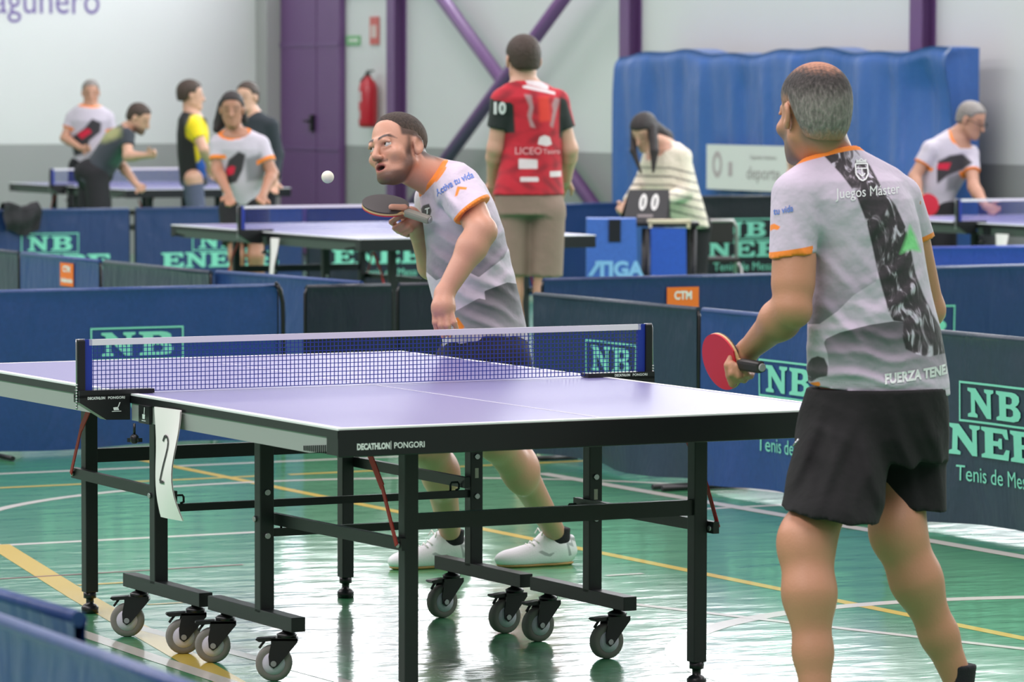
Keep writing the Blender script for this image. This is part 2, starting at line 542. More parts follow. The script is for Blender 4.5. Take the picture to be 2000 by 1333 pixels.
M_NET = mat('navy_net_cord', srgb(36, 56, 150), 0.7)
M_TAPE = mat('white_net_tape', srgb(226, 222, 230), 0.7)
M_TYRE = mat('grey_rubber_tyre', srgb(126, 122, 118), 0.65, noise=(30, 0.1))
M_HUB = mat('lilac_wheel_disc', srgb(206, 200, 216), 0.45)
M_PAPER = mat('paper_sheet', srgb(240, 232, 234), 0.7)
M_INK = mat('black_marker_ink', srgb(52, 50, 52), 0.6)
M_PRINT = mat('white_print', srgb(226, 228, 230), 0.5)
W2, HL, TZ = 0.7625, 1.37, 0.76

def make_caster():
    """returns list of (name, mesh, material, sub) built about the swivel axis, floor at z=0"""
    out = []
    wx = -0.035
    mb = MB(); mb.lathe([(0.036, -0.016), (0.046, -0.016), (0.05, -0.010), (0.05, 0.010), (0.046, 0.016), (0.036, 0.016)], (wx, 0, 0.05), (0, 1, 0), 28); out.append(('tyre', mb, M_TYRE))
    mb = MB(); mb.lathe([(0.036, -0.0155), (0.036, 0.0155)], (wx, 0, 0.05), (0, 1, 0), 28); out.append(('wheel_rim', mb, M_BLACKP))
    mb = MB(); mb.lathe([(0.010, -0.0165), (0.031, -0.0165), (0.031, 0.0165), (0.010, 0.0165)], (wx, 0, 0.05), (0, 1, 0), 24); out.append(('wheel_disc', mb, M_HUB))
    mb = MB()
    for s in (-1, 1):
        M_ = Matrix(((1, 0, 0, 0), (0, 0, s, 0.0), (0, 1, 0, 0), (0, 0, 0, 1)))
        mb.prism([(wx - 0.012, 0.045), (wx, 0.036), (wx + 0.012, 0.044), (0.03, 0.108), (0.03, 0.118), (-0.042, 0.118), (-0.042, 0.105), (wx - 0.014, 0.07)], 0.004, M_, 0.019)
    mb.box((-0.006, 0, 0.116), (0.072, 0.046, 0.008))
    out.append(('fork', mb, M_BLACKP))
    mb = MB(); mb.lathe([(0.012, 0.118), (0.026, 0.120), (0.028, 0.128), (0.022, 0.132), (0.012, 0.136), (0.012, 0.145)], n=18); out.append(('swivel', mb, M_BLACKP))
    mb = MB(); mb.prism([(-0.03, 0.112), (-0.075, 0.108), (-0.085, 0.114), (-0.082, 0.118), (-0.03, 0.122)], 0.034, Matrix(((1, 0, 0, 0), (0, 0, 1, -0.017), (0, 1, 0, 0), (0, 0, 0, 1))))
    mb.tube([(-0.06, 0, 0.11), (-0.068, 0, 0.10), (-0.075, 0, 0.09)], 0.004, 6)
    out.append(('brake_pedal', mb, M_BLACKP))
    mb = MB(); mb.lathe([(0.008, 0.022), (0.008, 0.027)], (wx, 0, 0.05), (0, 1, 0), 12); mb.lathe([(0.008, -0.027), (0.008, -0.022)], (wx, 0, 0.05), (0, 1, 0), 12); out.append(('axle_bolt', mb, M_STEEL))
    return out

def make_table(name, brand=True):
    T = empty(name, (0, HL, 0))
    M_LOGO = M_PRINT
    for sgn in (-1, 1):                                   # the two folding halves
        y0, y1 = (0.004, HL) if sgn > 0 else (-HL, -0.004)
        yo = HL * sgn                                    # outer end
        half = 'tabletop'
        mb = MB(); mb.box((0, (y0 + y1) / 2, TZ - 0.011), (2 * W2, y1 - y0, 0.022)); top = mb.build('tabletop', M_TOP, T)
        z = TZ + 0.0006
        mb = MB()
        for s in (-1, 1):
            mb.box((s * (W2 - 0.010), (y0 + y1) / 2, z), (0.02, y1 - y0, 0.0008))
        mb.box((0, yo - sgn * 0.010, z), (2 * W2 - 0.04, 0.02, 0.0008))
        mb.box((0, (y0 + y1) / 2, z), (0.004, y1 - y0 - 0.03, 0.0008))
        # the white line wraps the arris
        for s in (-1, 1):
            mb.box((s * (W2 + 0.0005), (y0 + y1) / 2, TZ - 0.002), (0.001, y1 - y0, 0.005))
        mb.box((0, yo + sgn * 0.0005, TZ - 0.002), (2 * W2, 0.001, 0.005))
        mb.build('edge_line', M_WLINE, top)
        for s in (-1, 1):
            mb = MB(); mb.box((s * (W2 - 0.002), (y0 + y1) / 2, TZ - 0.0150), (0.007, y1 - y0, 0.021)); mb.build('edge_band', M_BLACKP, T)
            # side apron, tapering at the outer corner
            ya, yb = (0.02, HL - 0.055) if sgn > 0 else (-HL + 0.055, -0.02)
            zt, zb = TZ - 0.026, TZ - 0.074
            o1, o2 = (yb, yb - 0.12) if sgn > 0 else (ya, ya + 0.12)
            inn = ya if sgn > 0 else yb
            M_ = Matrix(((0, 0, 1, s * (W2 - 0.004) - 0.002), (1, 0, 0, 0), (0, 1, 0, 0), (0, 0, 0, 1)))
            mb = MB(); mb.prism([(inn, zt), (o1, zt), (o1 - sgn * 0.01, zb + 0.012), (o2, zb), (inn, zb)], 0.004, M_); ap = mb.build('side_apron', M_APRON, T)
            mb = MB()
            for k in range(13):
                yy = o2 + sgn * (-0.03 + k * 0.0115)
                mb.box((s * (W2 - 0.0015), yy, zb + 0.010 + 0.0006 * k), (0.004, 0.003, 0.012 + 0.0009 * k))
            mb.build('vent_slots', M_BLACKP, ap)
            mb = MB(); mb.box((s * (W2 - 0.03), yo - sgn * 0.0325, TZ - 0.046), (0.062, 0.067, 0.046)); mb.build('corner_block', M_BLACKP, T)
        mb = MB(); mb.rbox((0, yo - sgn * 0.004, TZ - 0.038), (2 * W2, 0.012, 0.070), 0.003); ea = mb.build('end_apron', M_BLACKP, T)
        if brand:
            mb = MB()
            M2 = lambda x, y, x0: (-(sgn) * 0 + (x0 + x) * (-sgn) * 1.0, yo + sgn * 0.0028, TZ - 0.0545 + y)
            text_mb(mb, 'DECATHLON', 0.021, lambda x, y: M2(x, y, -0.6655), 0.0011, width=0.092)
            text_mb(mb, 'PONGORI', 0.021, lambda x, y: M2(x, y, -0.5645), 0.0004, width=0.086)
            mb.add([M2(-0.0008, -0.003, -0.6165), M2(0.0008, -0.003, -0.6165), M2(0.0008, 0.019, -0.6165), M2(-0.0008, 0.019, -0.6165)], [(0, 1, 2, 3)])
            mb.build('logo_lettering', M_LOGO, ea)
        # outer legs with levelling feet
        yl_ = yo - sgn * 0.265
        for s in (-1, 1):
            mb = MB(); mb.rbox((s * 0.435, yl_, 0.395), (0.040, 0.040, 0.66), 0.003); lg = mb.build('leg', M_BLACK, T)
            mb = MB(); mb.lathe([(0.026, 0.0), (0.027, 0.018), (0.020, 0.026), (0.012, 0.030), (0.012, 0.045), (0.020, 0.047), (0.020, 0.066)], (s * 0.435, yl_, 0), n=18); mb.build('levelling_foot', M_BLACKP, lg)
        mb = MB(); mb.box((0, yl_, 0.486), (0.83, 0.022, 0.042)); mb.build('cross_bar', M_BLACK, T)
        # carriage post, foot bar and casters
        yp = 0.372 * sgn
        for s in (-1, 1):
            mb = MB(); mb.rbox((s * 0.515, yp, 0.43), (0.042, 0.040, 0.52), 0.003); po = mb.build('carriage_post', M_BLACK, T)
            mb = MB()
            for zz in (0.385, 0.505):
                mb.lathe([(0.009, 0), (0.008, 0.006)], (s * 0.515, yp - 0.020, zz), (0, -1, 0), 10)
            mb.lathe([(0.009, 0), (0.008, 0.006)], (s * 0.515 - 0.021, yp + 0.012, 0.43), (-1, 0, 0), 10)
            mb.build('bolt_heads', M_STEEL, po)
            mb = MB(); mb.rbox((s * 0.515, 0.313 * sgn, 0.162), (0.042, 0.565, 0.040), 0.002); mb.build('foot_bar', M_BLACK, T)
            # link arm to the outer leg
            mb = MB(); mb.beam((s * 0.478, yp - sgn * 0.03, 0.428), (s * 0.468, yl_ + sgn * 0.045, 0.432), 0.018, 0.032); mb.build('link_arm', M_BLACK, T)
            mb = MB(); mb.lathe([(0.008, 0), (0.007, 0.006)], (s * 0.468 - 0.009, yl_ + sgn * 0.03, 0.43), (-1, 0, 0), 10); mb.build('arm_bolt', M_STEEL, T)
            for yc in (0.105, 0.52):
                c = empty('caster', (s * 0.515, sgn * yc, 0)); c.parent = T
                c.rotation_euler = (0, 0, -YAW + CASTER_ROT.get((s, sgn, yc), 0.0))
                for nm, cm, mm in CASTER:
                    link(nm, cm, c)
        mb = MB(); mb.box((0, yp, 0.392), (0.99, 0.018, 0.022)); mb.build('carriage_rail', M_BLACK, T)
        for s in (-1, 1):
            mb = MB()
            mb.tube([(s * 0.45 - 0.014, yp, 0.402), (s * 0.45 - 0.014, yp, 0.422), (s * 0.45 - 0.010, yp, 0.428), (s * 0.45 + 0.010, yp, 0.428), (s * 0.45 + 0.014, yp, 0.422), (s * 0.45 + 0.014, yp, 0.408), (s * 0.45 + 0.004, yp, 0.404)], 0.0035, 6)
            mb.build('bat_hook', M_BLACK, T)
        # red safety straps
        for s in (-1, 1):
            mb = MB()
            ys = yl_
            mb.beam((s * 0.482, ys - sgn * 0.14, 0.66), (s * 0.484, ys - sgn * 0.055, 0.575), 0.003, 0.022, (0, 1, 0.6))
            mb.beam((s * 0.484, ys - sgn * 0.055, 0.575), (s * 0.484, ys + sgn * 0.03, 0.43), 0.003, 0.015, (0, 1, 0.4))
            mb.build('safety_strap', M_RED, T)
        mb = MB()
        mb.add([(s_ * 0.515 - 0.006, yp - 0.0205, z_) for s_, z_ in ((1, 0.44), (1, 0.47))] + [(0.521, yp - 0.0205, 0.47), (0.521, yp - 0.0205, 0.44)], [(0, 3, 2, 1)])
        mb.build('warning_label', mat('pale_label', srgb(206, 180, 176), 0.6), T)
    # inner frame under the playing surface
    mb = MB()
    for s in (-1, 1):
        mb.box((s * 0.60, 0, TZ - 0.035), (0.03, 2.5, 0.026))
    mb.build('underframe', M_BLACK, T)
    return T

def make_net(T):
    """net assembly of table T, in its own frame"""
    N_ = empty('net_assembly', (0, 0, 0)); N_.parent = T
    zt, zb = TZ + 0.1525, TZ + 0.006
    xe = W2 + 0.118
    # cords
    mb = MB()
    n = 140
    for i in range(n + 1):
        x = -xe + 2 * xe * i / n
        mb.box((x, 0, (zt + zb) / 2), (0.0021, 0.0014, zt - zb))
    for j in range(12):
        mb.box((0, 0, zb + (zt - zb - 0.012) * j / 11), (2 * xe, 0.0014, 0.0021))
    o = mb.build('net_mesh', M_NET, N_); o['kind'] = 'stuff'
    mb = MB(); mb.box((0, 0, zt - 0.0065), (2 * xe, 0.006, 0.017)); mb.build('net_tape', M_TAPE, N_)
    for s in (-1, 1):
        mb = MB(); mb.box((s * (xe + 0.004), 0, (zt + zb) / 2), (0.026, 0.006, zt - zb + 0.004)); mb.build('net_sleeve', M_NETBLUE, N_)
        mb = MB(); mb.rbox((s * (W2 + 0.143), 0, TZ + 0.072), (0.022, 0.020, 0.162), 0.003); mb.build('net_post', M_BLACKP, N_)
        mb = MB(); mb.tube([(s * (W2 + 0.130), 0, zt + 0.002), (s * (W2 + 0.156), 0, zt + 0.002), (s * (W2 + 0.157), -0.004, zt - 0.01), (s * (W2 + 0.157), -0.006, TZ - 0.04)], 0.0022, 6)
        for q in range(9):
            mb.lathe([(0.0015, -0.003), (0.0038, -0.001), (0.0038, 0.001), (0.0015, 0.003)], (s * (W2 + 0.157), -0.006, TZ - 0.035 + q * 0.008), n=8)
        mb.build('tension_cord', M_STEEL, N_)
        # clamp: a wedge outside the table with a jaw over the edge
        M_ = Matrix(((1, 0, 0, 0), (0, 0, 1, -0.022), (0, 1, 0, 0), (0, 0, 0, 1)))
        mb = MB()
        mb.prism([(s * (W2 + 0.155), TZ - 0.008), (s * (W2 - 0.07), TZ + 0.001), (s * (W2 - 0.07), TZ + 0.013), (s * (W2 + 0.155), TZ + 0.013)][::s], 0.044, M_)
        mb.prism([(s * (W2 + 0.155), TZ + 0.0), (s * (W2 + 0.004), TZ + 0.0), (s * (W2 + 0.004), TZ - 0.072), (s * (W2 + 0.075), TZ - 0.070), (s * (W2 + 0.155), TZ - 0.02)][::s], 0.044, M_)
        cl = mb.build('clamp', M_BLACKP, N_)
        mb = MB()
        text_mb(mb, 'DECATHLON', 0.010, lambda x, y: (s * (W2 + 0.075) - 0.030 + x, -0.0226, TZ - (0.012 if s < 0 else -0.002) + y), 0.0004, 2, width=0.052)
        text_mb(mb, 'PONGORI', 0.010, lambda x, y: (s * (W2 + 0.075) + 0.030 + x, -0.0226, TZ - (0.012 if s < 0 else -0.002) + y), 0.0002, 2, width=0.050)
        cx = s * (W2 + 0.06) + 0.015
        if s < 0:
            mb.add([(cx - 0.014, -0.0226, TZ - 0.048), (cx + 0.014, -0.0226, TZ - 0.048), (cx + 0.014, -0.0226, TZ - 0.0462), (cx - 0.014, -0.0226, TZ - 0.0462)], [(0, 1, 2, 3)])
            mb.add([(cx - 0.008, -0.0226, TZ - 0.044), (cx + 0.008, -0.0226, TZ - 0.044), (cx + 0.004, -0.0226, TZ - 0.035), (cx - 0.010, -0.0226, TZ - 0.036)], [(0, 1, 2, 3)])
            mb.add([(cx + 0.003, -0.0226, TZ - 0.036), (cx + 0.006, -0.0226, TZ - 0.036), (cx + 0.012, -0.0226, TZ - 0.022), (cx + 0.009, -0.0226, TZ - 0.022)], [(0, 1, 2, 3)])
        mb.build('clamp_lettering', M_PRINT, cl)
        mb = MB(); mb.tube([(s * (W2 + 0.03), -0.115, TZ - 0.075), (s * (W2 + 0.03), -0.115, TZ - 0.105)], 0.004, 8)
        mb.lathe([(0.006, 0), (0.012, -0.006), (0.012, -0.02), (0.006, -0.026)], (s * (W2 + 0.03), -0.115, TZ - 0.105), n=12)
        for a in range(3):
            mb.box((s * (W2 + 0.03) + 0.014 * math.cos(a * 2.09), -0.115 + 0.014 * math.sin(a * 2.09), TZ - 0.122), (0.016, 0.009, 0.011), a * 2.09)
        mb.build('clamp_screw', M_BLACKP, N_)
        mb = MB(); mb.box((s * (W2 + 0.006), -0.135, TZ - 0.050), (0.008, 0.075, 0.050)); bd = mb.build('badge_plate', M_BLACKP, N_)
        xs = s * (W2 + 0.0106)
        mb = MB()
        q = lambda pts: mb.add([(xs, -0.135 + a * -s * -1, TZ - 0.05 + b) for a, b in pts], [tuple(range(len(pts)))])
        q([(-0.014, -0.018), (0.014, -0.018), (0.014, -0.0155), (-0.014, -0.0155)])
        q([(-0.009, -0.012), (0.008, -0.012), (0.010, 0.001), (-0.010, 0.001)])
        q([(0.001, 0.002), (0.006, 0.002), (0.008, 0.02), (0.004, 0.021)])
        mb.build('badge_mark', M_PRINT, bd)
    return N_

CASTER = []
for nm, mbx, mm in make_caster():
    o_ = mbx.build(nm, mm); CASTER.append((nm, o_.data, mm)); bpy.data.objects.remove(o_)
CASTER_ROT = {(-1, -1, 0.105): 0.10, (1, -1, 0.105): 0.55, (1, -1, 0.52): 0.50, (1, 1, 0.105): 0.55, (1, 1, 0.52): 0.62, (-1, 1, 0.52): 0.0, (-1, 1, 0.105): 0.15}
T1 = make_table('table_tennis_table')
make_net(T1)
tag(T1, 'large table tennis table with blue net and black wheeled frame in the foreground', 'table')

M_APRON_G = mat('dark_green_apron', srgb(64, 76, 70), 0.5)
def at_table(corner, name_label, group='table tennis tables behind'):
    t = copy_tree(T1, skip=('logo_lettering', 'clamp_lettering', 'badge_mark', 'warning_label'))
    for ch in t.children:
        if ch.name.startswith('side_apron'):
            ch.material_slots[0].link = 'OBJECT'
            ch.material_slots[0].material = M_APRON_G
    t.location = (corner[0] + W2, corner[1] + HL, 0)
    tag(t, name_label, 'table', group)
    return t
T2 = at_table((5.07, 12.02), 'table tennis table in middle ground behind player in grey shirt')
T4 = at_table((9.90, 11.60), 'table tennis table at right edge, beside man in glasses')
T3 = at_table((8.32, 23.35), 'table tennis table at far left before the end wall')

# numbered paper sheets hanging from the table edges
def paper(px_tl, T, label, number=True, w=0.150, h=0.30, x0=None, y0=None, sway=0.02, slant=0.07):
    o = empty('paper_sheet', (x0, y0, 0.44))
    nx, nz = 6, 14
    vs = []; fs = []
    for k in (0, 1):
        for j in range(nz + 1):
            t = j / nz
            for i in range(nx + 1):
                u = i / nx
                bend = -sway * math.sin(t * 3.0) - 0.008 * math.sin(t * 5 + u * 2) - 0.004 * k
                yy = -w / 2 + w * u * (1 - 0.10 * (1 - t)) - slant * 0.7 * (1 - t) * 0.6 + 0.010 * math.sin(t * 6.0)
                vs.append((bend, yy, h * t))
    m_ = (nx + 1) * (nz + 1)
    for j in range(nz):
        for i in range(nx):
            a = j * (nx + 1) + i
            fs.append((a, a + 1, a + nx + 2, a + nx + 1)); fs.append((m_ + a, m_ + a + nx + 1, m_ + a + nx + 2, m_ + a + 1))
    mb = MB(); mb.add(vs, fs, True); mb.build('sheet', M_PAPER, o)
    def surf(u, t):
        bend = -sway * math.sin(t * 3.0) - 0.008 * math.sin(t * 5 + u * 2) - 0.0065
        yy = -w / 2 + w * u * (1 - 0.10 * (1 - t)) - slant * 0.7 * (1 - t) * 0.6 + 0.010 * math.sin(t * 6.0)
        return (bend, yy, h * t)
    if number:
        pts = [(0.66, 0.70), (0.63, 0.735), (0.55, 0.752), (0.47, 0.74), (0.41, 0.70), (0.40, 0.65), (0.43, 0.58), (0.49, 0.50), (0.55, 0.43), (0.61, 0.37), (0.66, 0.335), (0.64, 0.33), (0.50, 0.335), (0.40, 0.335)]
        mb = MB(); q = []
        for (a, b) in pts:
            q.append(np.array(surf(a, b)))
        for i in range(len(q) - 1):
            d = q[i + 1] - q[i]; n_ = np.array([0, -d[2], d[1]]); n_ = n_ / (np.linalg.norm(n_) + 1e-9) * 0.0042
            mb.add([q[i] + n_, q[i] - n_, q[i + 1] - n_, q[i + 1] + n_], [(0, 1, 2, 3)])
        mb.build('number', M_INK, o)
    tag(o, label, 'paper')
    return o
paper(None, T1, 'white paper sheet with number 2 hanging from foreground table', True, x0=-W2 - 0.012, y0=1.055)
paper(None, T2, 'blank white paper strip hanging from table behind the player', False, w=0.09, h=0.33, x0=5.07 - 0.03, y0=12.02 + 1.10, slant=0.0).location.z = 0.40
paper(None, T4, 'blank white paper strip hanging from table at right edge', False, w=0.12, h=0.24, x0=9.90 - 0.03, y0=11.60 + 1.02, slant=0.0).location.z = 0.46

# ---------------------------------------------------------------- court barriers
TARPS = {
    'blue': tarp_material('blue_barrier_sheet', srgb(36, 66, 122)),
    'navy': tarp_material('navy_barrier_sheet', srgb(28, 52, 100)),
    'slate': tarp_material('slate_barrier_sheet', srgb(44, 58, 74), 0.34),
    'dark': tarp_material('dark_barrier_sheet', srgb(24, 32, 46), 0.36),
    'royal': tarp_material('royal_blue_barrier_sheet', srgb(38, 66, 160)),
    'black': tarp_material('blackgreen_barrier_sheet', srgb(22, 32, 38), 0.5),
}
LETTERS = {   # slab-serif capitals on a 1 x 1 grid
    'N': [[(0, 0), (.36, 0), (.36, .10), (.27, .16), (.27, .62), (.70, 0), (.86, 0), (.86, .84), (.97, .90), (.97, 1), (.62, 1), (.62, .90), (.71, .84), (.71, .42), (.30, 1), (0, 1), (0, .90), (.12, .84), (.12, .16), (0, .10)]],
    'E': [[(0, 0), (.92, 0), (.97, .34), (.84, .34), (.74, .16), (.40, .16), (.40, .42), (.56, .42), (.60, .34), (.70, .34), (.70, .68), (.60, .68), (.56, .58), (.40, .58), (.40, .84), (.72, .84), (.82, .68), (.94, .68), (.90, 1), (0, 1), (0, .90), (.12, .84), (.12, .16), (0, .10)]],
    'B': [[(0, 0), (.70, 0), (.88, .06), (.96, .20), (.96, .34), (.86, .48), (.76, .53), (.86, .60), (.92, .72), (.90, .88), (.78, .97), (.64, 1), (0, 1), (0, .90), (.12, .84), (.12, .16), (0, .10)], [(.40, .16), (.58, .16), (.68, .22), (.68, .38), (.58, .44), (.40, .44)], [(.40, .58), (.56, .58), (.64, .64), (.64, .78), (.56, .84), (.40, .84)]],
}
def fill_letter(loops):
    bm = bmesh.new()
    edges = []
    for lp in loops:
        vs = [bm.verts.new((x, y, 0)) for x, y in lp]
        edges += [bm.edges.new((vs[i], vs[(i + 1) % len(vs)])) for i in range(len(vs))]
    bmesh.ops.triangle_fill(bm, edges=edges, use_beauty=True, use_dissolve=False)
    for _ in range(1):
        bmesh.ops.subdivide_edges(bm, edges=bm.edges[:], cuts=1)
    bmesh.ops.triangulate(bm, faces=bm.faces[:])
    bm.verts.index_update()
    r = ([(v.co.x, v.co.y) for v in bm.verts], [[v.index for v in f.verts] for f in bm.faces])
    bm.free()
    return r
LET = {k_: fill_letter(v_) for k_, v_ in LETTERS.items()}
TENIS = text_verts('Tenis de Mesa', 0.082, 0.0, 3)

def barrier(x0, y0, x1, y1, kind, label, face=1, logo=True, seed=0, height=0.735, sag=0.012, group='court barriers', sticker=None, post_curl=False, feet=True, frame=True, lz=0.0):
    """one freestanding barrier panel from (x0,y0) to (x1,y1); face=+1 prints on the side to the right of travel"""
    L = math.hypot(x1 - x0, y1 - y0) - 0.018
    ang = math.atan2(y1 - y0, x1 - x0)
    B = empty('court_barrier', ((x0 + x1) / 2, (y0 + y1) / 2, 0), ang)
    tag(B, label, 'barrier', group)
    rnd = random.Random(seed)
    ph = [rnd.uniform(0, 6.28) for _ in range(8)]
    am = [rnd.uniform(0.4, 1.0) for _ in range(8)]
    zb = 0.02
    def disp(u, z):
        t = (z - zb) / (height - zb)
        e = max(0.0, 1 - abs(u) / (L / 2)) ** 0.5
        d = 0
        d += am[0] * math.sin(u * 7.0 + ph[0] + 1.2 * t) * 0.45
        d += am[1] * math.sin(u * 15.0 + ph[1] - 2.5 * t) * 0.30
        d += am[2] * math.sin(u * 28.0 + ph[2] + 5 * t) * 0.12
        d += am[3] * math.sin(u * 5 + t * 5 + ph[3]) * 0.3
        low = (1 - t) ** 2
        d = d * (0.35 + 1.1 * low) + 0.9 * low * math.sin(u * 4.1 + ph[4])
        return d * sag * (1 - t ** 6) * min(1, e * 2)
    def zbot(u):
        return zb + 0.02 * (0.5 + 0.5 * math.sin(u * 5 + ph[5]))
    nx, nz = 48, 22
    mb = MB()
    for sd in (1, -1):
        vs = []
        for j in range(nz + 1):
            for i in range(nx + 1):
                u = -L / 2 + 0.008 + (L - 0.016) * i / nx
                z_ = zbot(u) + (height - zbot(u)) * j / nz
                bulge = 0.010 if j < nz else 0.014
                vs.append((u, disp(u, z_) + sd * (-1) * bulge, z_ if j < nz else height - 0.012))
        n0 = nx + 1
        fs = []
        for j in range(nz):
            for i in range(nx):
                a = j * n0 + i
                fs.append((a, a + 1, a + n0 + 1, a + n0) if sd == 1 else (a, a + n0, a + n0 + 1, a + 1))
        mb.add(vs, fs, True)
    mb.tube([(-L / 2 + 0.012, 0, height - 0.014), (L / 2 - 0.012, 0, height - 0.014)], 0.0142, 10)
    mb.build('sheet', TARPS[kind], B)
    # frame posts and floor feet
    if frame:
        for s in (-1, 1):
            mb = MB(); mb.tube([(s * (L / 2 - 0.004), 0, 0.02), (s * (L / 2 - 0.004), 0, height - 0.04), (s * (L / 2 - 0.02), 0, height - 0.012)], 0.008, 8); mb.build('frame_post', M_BLACKP, B)
    if feet:
        for s in (-1, 1):
            mb = MB(); mb.tube([(s * (L / 2 - 0.03), -0.20, 0.012), (s * (L / 2 - 0.03), 0.20, 0.012)], 0.011, 8); mb.build('floor_foot', M_BLACKP, B)
    if post_curl:
        mb = MB(); mb.tube([(L / 2 - 0.015, -0.02, height - 0.005), (L / 2 + 0.002, -0.02, height - 0.03), (L / 2 + 0.014, -0.02, height - 0.09), (L / 2 + 0.016, -0.02, height - 0.16), (L / 2 + 0.016, -0.02, 0.03)], 0.011, 8)
        mb.lathe([(0.004, -0.006), (0.009, 0), (0.004, 0.008)], (L / 2 - 0.018, -0.02, height), n=10)
        mb.build('bent_rod', M_BLACKP, B)
    off = -0.0145
    if logo:
        mb = MB()
        def put(u, z_):
            z_ = z_ + lz
            uu = u * face
            return (uu, disp(uu, z_) + (off if face > 0 else -off), z_)
        def rect(a, b, c, d, n=10):
            for i in range(n):
                for j in range(1):
                    u0 = a + (b - a) * i / n; u1 = a + (b - a) * (i + 1) / n
                    mb.add([put(u0, c), put(u1, c), put(u1, d), put(u0, d)], [(0, 1, 2, 3)])
        t = 0.008
        rect(-0.225, 0.225, 0.548, 0.548 + t); rect(-0.225, 0.225, 0.408, 0.408 + t)
        rect(-0.225, -0.225 + t, 0.416, 0.548, 1); rect(0.225 - t, 0.225, 0.416, 0.548, 1)
        def word(s_, u0, pitch, z0, w_, h_):
            for i, ch in enumerate(s_):
                vs, fs = LET[ch]
                mb.add([put(u0 + i * pitch + x * w_, z0 + y * h_) for x, y in vs], fs)
        word('NB', -0.172, 0.182, 0.428, 0.170, 0.106)
        word('ENEBE', -0.475, 0.192, 0.286, 0.190, 0.112)
        mb.add([put(v[0], 0.192 + v[1]) for v in TENIS[0]], TENIS[1])
        o = mb.build('printed_logo', M_TEAL, B); o['label'] = 'turquoise slab lettering NB ENEBE Tenis de Mesa'
    if sticker:
        u0, z0, w_, h_ = sticker
        mb = MB(); mb.box((u0, off * 1.2, z0), (w_, 0.003, h_)); st_ = mb.build('sticker', mat('orange_sticker', srgb(238, 116, 34), 0.5), B)
        mb = MB()
        text_mb(mb, 'CTM', h_ * 0.36, lambda x, y: (u0 + x, off * 1.2 - 0.0025, z0 + h_ * 0.12 + y), 0.002, width=w_ * 0.55)
        mb.build('sticker_lettering', M_WHITE, st_)
        mb = MB()
        text_mb(mb, 'Adelantados', h_ * 0.27, lambda x, y: (u0 + x, off * 1.2 - 0.0025, z0 - h_ * 0.33 + y), 0.0015, width=w_ * 0.9)
        mb.build('sticker_lettering', M_WHITE, st_)
    return B

BX = 3.28
# right side run (its printed side looks at the court, so towards -x)
JY = [6.56, 5.12, 3.72, 2.31, 0.90]
labs = ['dark slate barrier panel behind net, meeting the corner of the court', 'blue barrier panel behind the red paddle, second in right run',
        'dark slate barrier panel right of man in black shorts', 'slate barrier panel at far right picture edge']
for i in range(3):
    barrier(BX, JY[i], BX, JY[i + 1], ['slate', 'blue', 'slate'][i], labs[i], 1, True, seed=11 + i, sag=0.022)
# end run behind the player
barrier(1.20, 7.72, 2.62, 7.76, 'blue', 'blue barrier panel with turquoise logo behind left end of net', 1, True, seed=3, post_curl=True, sag=0.018)
barrier(-0.26, 7.68, 1.17, 7.72, 'blue', 'blue barrier panel cut off by left picture edge', 1, True, seed=4)
barrier(2.705, 7.70, 3.165, 7.70, 'dark', 'narrow dark barrier panel just left of player', 1, False, seed=5, height=0.728, sag=0.016)
barrier(3.17, 7.70, 3.80, 7.70, 'dark', 'dark barrier panel directly behind player in grey shirt', 1, False, seed=6, height=0.728)
barrier(3.93, 7.72, 5.34, 7.74, 'navy', 'navy barrier panel with orange sticker below the scoring desk', 1, True, seed=7, sticker=(0.06, 0.602, 0.175, 0.15))
barrier(5.36, 7.74, 6.72, 7.78, 'navy', 'navy barrier panel at right edge behind man in black shorts', 1, True, seed=8, height=0.75)
# run between two courts
barrier(2.92, 9.17, 3.06, 7.80, 'blue', 'blue barrier panel running back from the dark panels', 1, False, seed=9, feet=False)
barrier(2.88, 10.50, 2.87, 9.09, 'slate', 'slate barrier panel behind the blue panel at left', 1, False, seed=10, sag=0.02)
barrier(2.90, 11.72, 2.88, 10.52, 'blue', 'blue barrier panel with small orange sticker at left', 1, False, seed=14, sag=0.02, sticker=(0.14, 0.64, 0.19, 0.12))
barrier(2.94, 13.0, 2.91, 11.75, 'slate', 'slate barrier panel at left picture edge behind stickered panel', 1, False, seed=15)
# far run
FX = [3.92, 5.355, 6.66, 8.06, 9.46]
fl_ = ['navy barrier panel in far row under black jacket', 'navy barrier panel in far row left of middle table', 'navy barrier panel in far row behind middle table', 'dark barrier panel in far row behind player']
for i in range(1, 4):
    barrier(FX[i], 19.2, FX[i + 1] - 0.02, 19.2, ['navy', 'navy', 'navy', 'dark'][i], fl_[i], 1, True, seed=20 + i)
barrier(4.0, 19.25, 5.33, 19.25, 'navy', fl_[0].replace('under black jacket', 'cut by left picture edge'), 1, False, seed=29)
barrier(9.5, 18.9, 10.75, 19.0, 'navy', 'navy barrier panel behind blue scoring boxes', 1, False, seed=30)
barrier(9.20, 15.95, 10.62, 15.83, 'black', 'black barrier panel behind folding chair', 1, True, seed=31, height=0.87, lz=0.15)
barrier(7.55, 10.26, 8.95, 10.20, 'royal', 'bright royal blue barrier panel at right picture edge', 1, False, seed=32)
# foreground corner
barrier(-2.765, -2.78, -2.83, -4.35, 'blue', 'blurred blue barrier panel in bottom left corner', 1, False, seed=33, sag=0.02, feet=False, frame=False)
barrier(-2.66, -1.55, -2.64, -2.97, 'blue', 'end of blurred blue barrier panel behind the corner panel', 1, False, seed=36, sag=0.008, feet=False, frame=False)

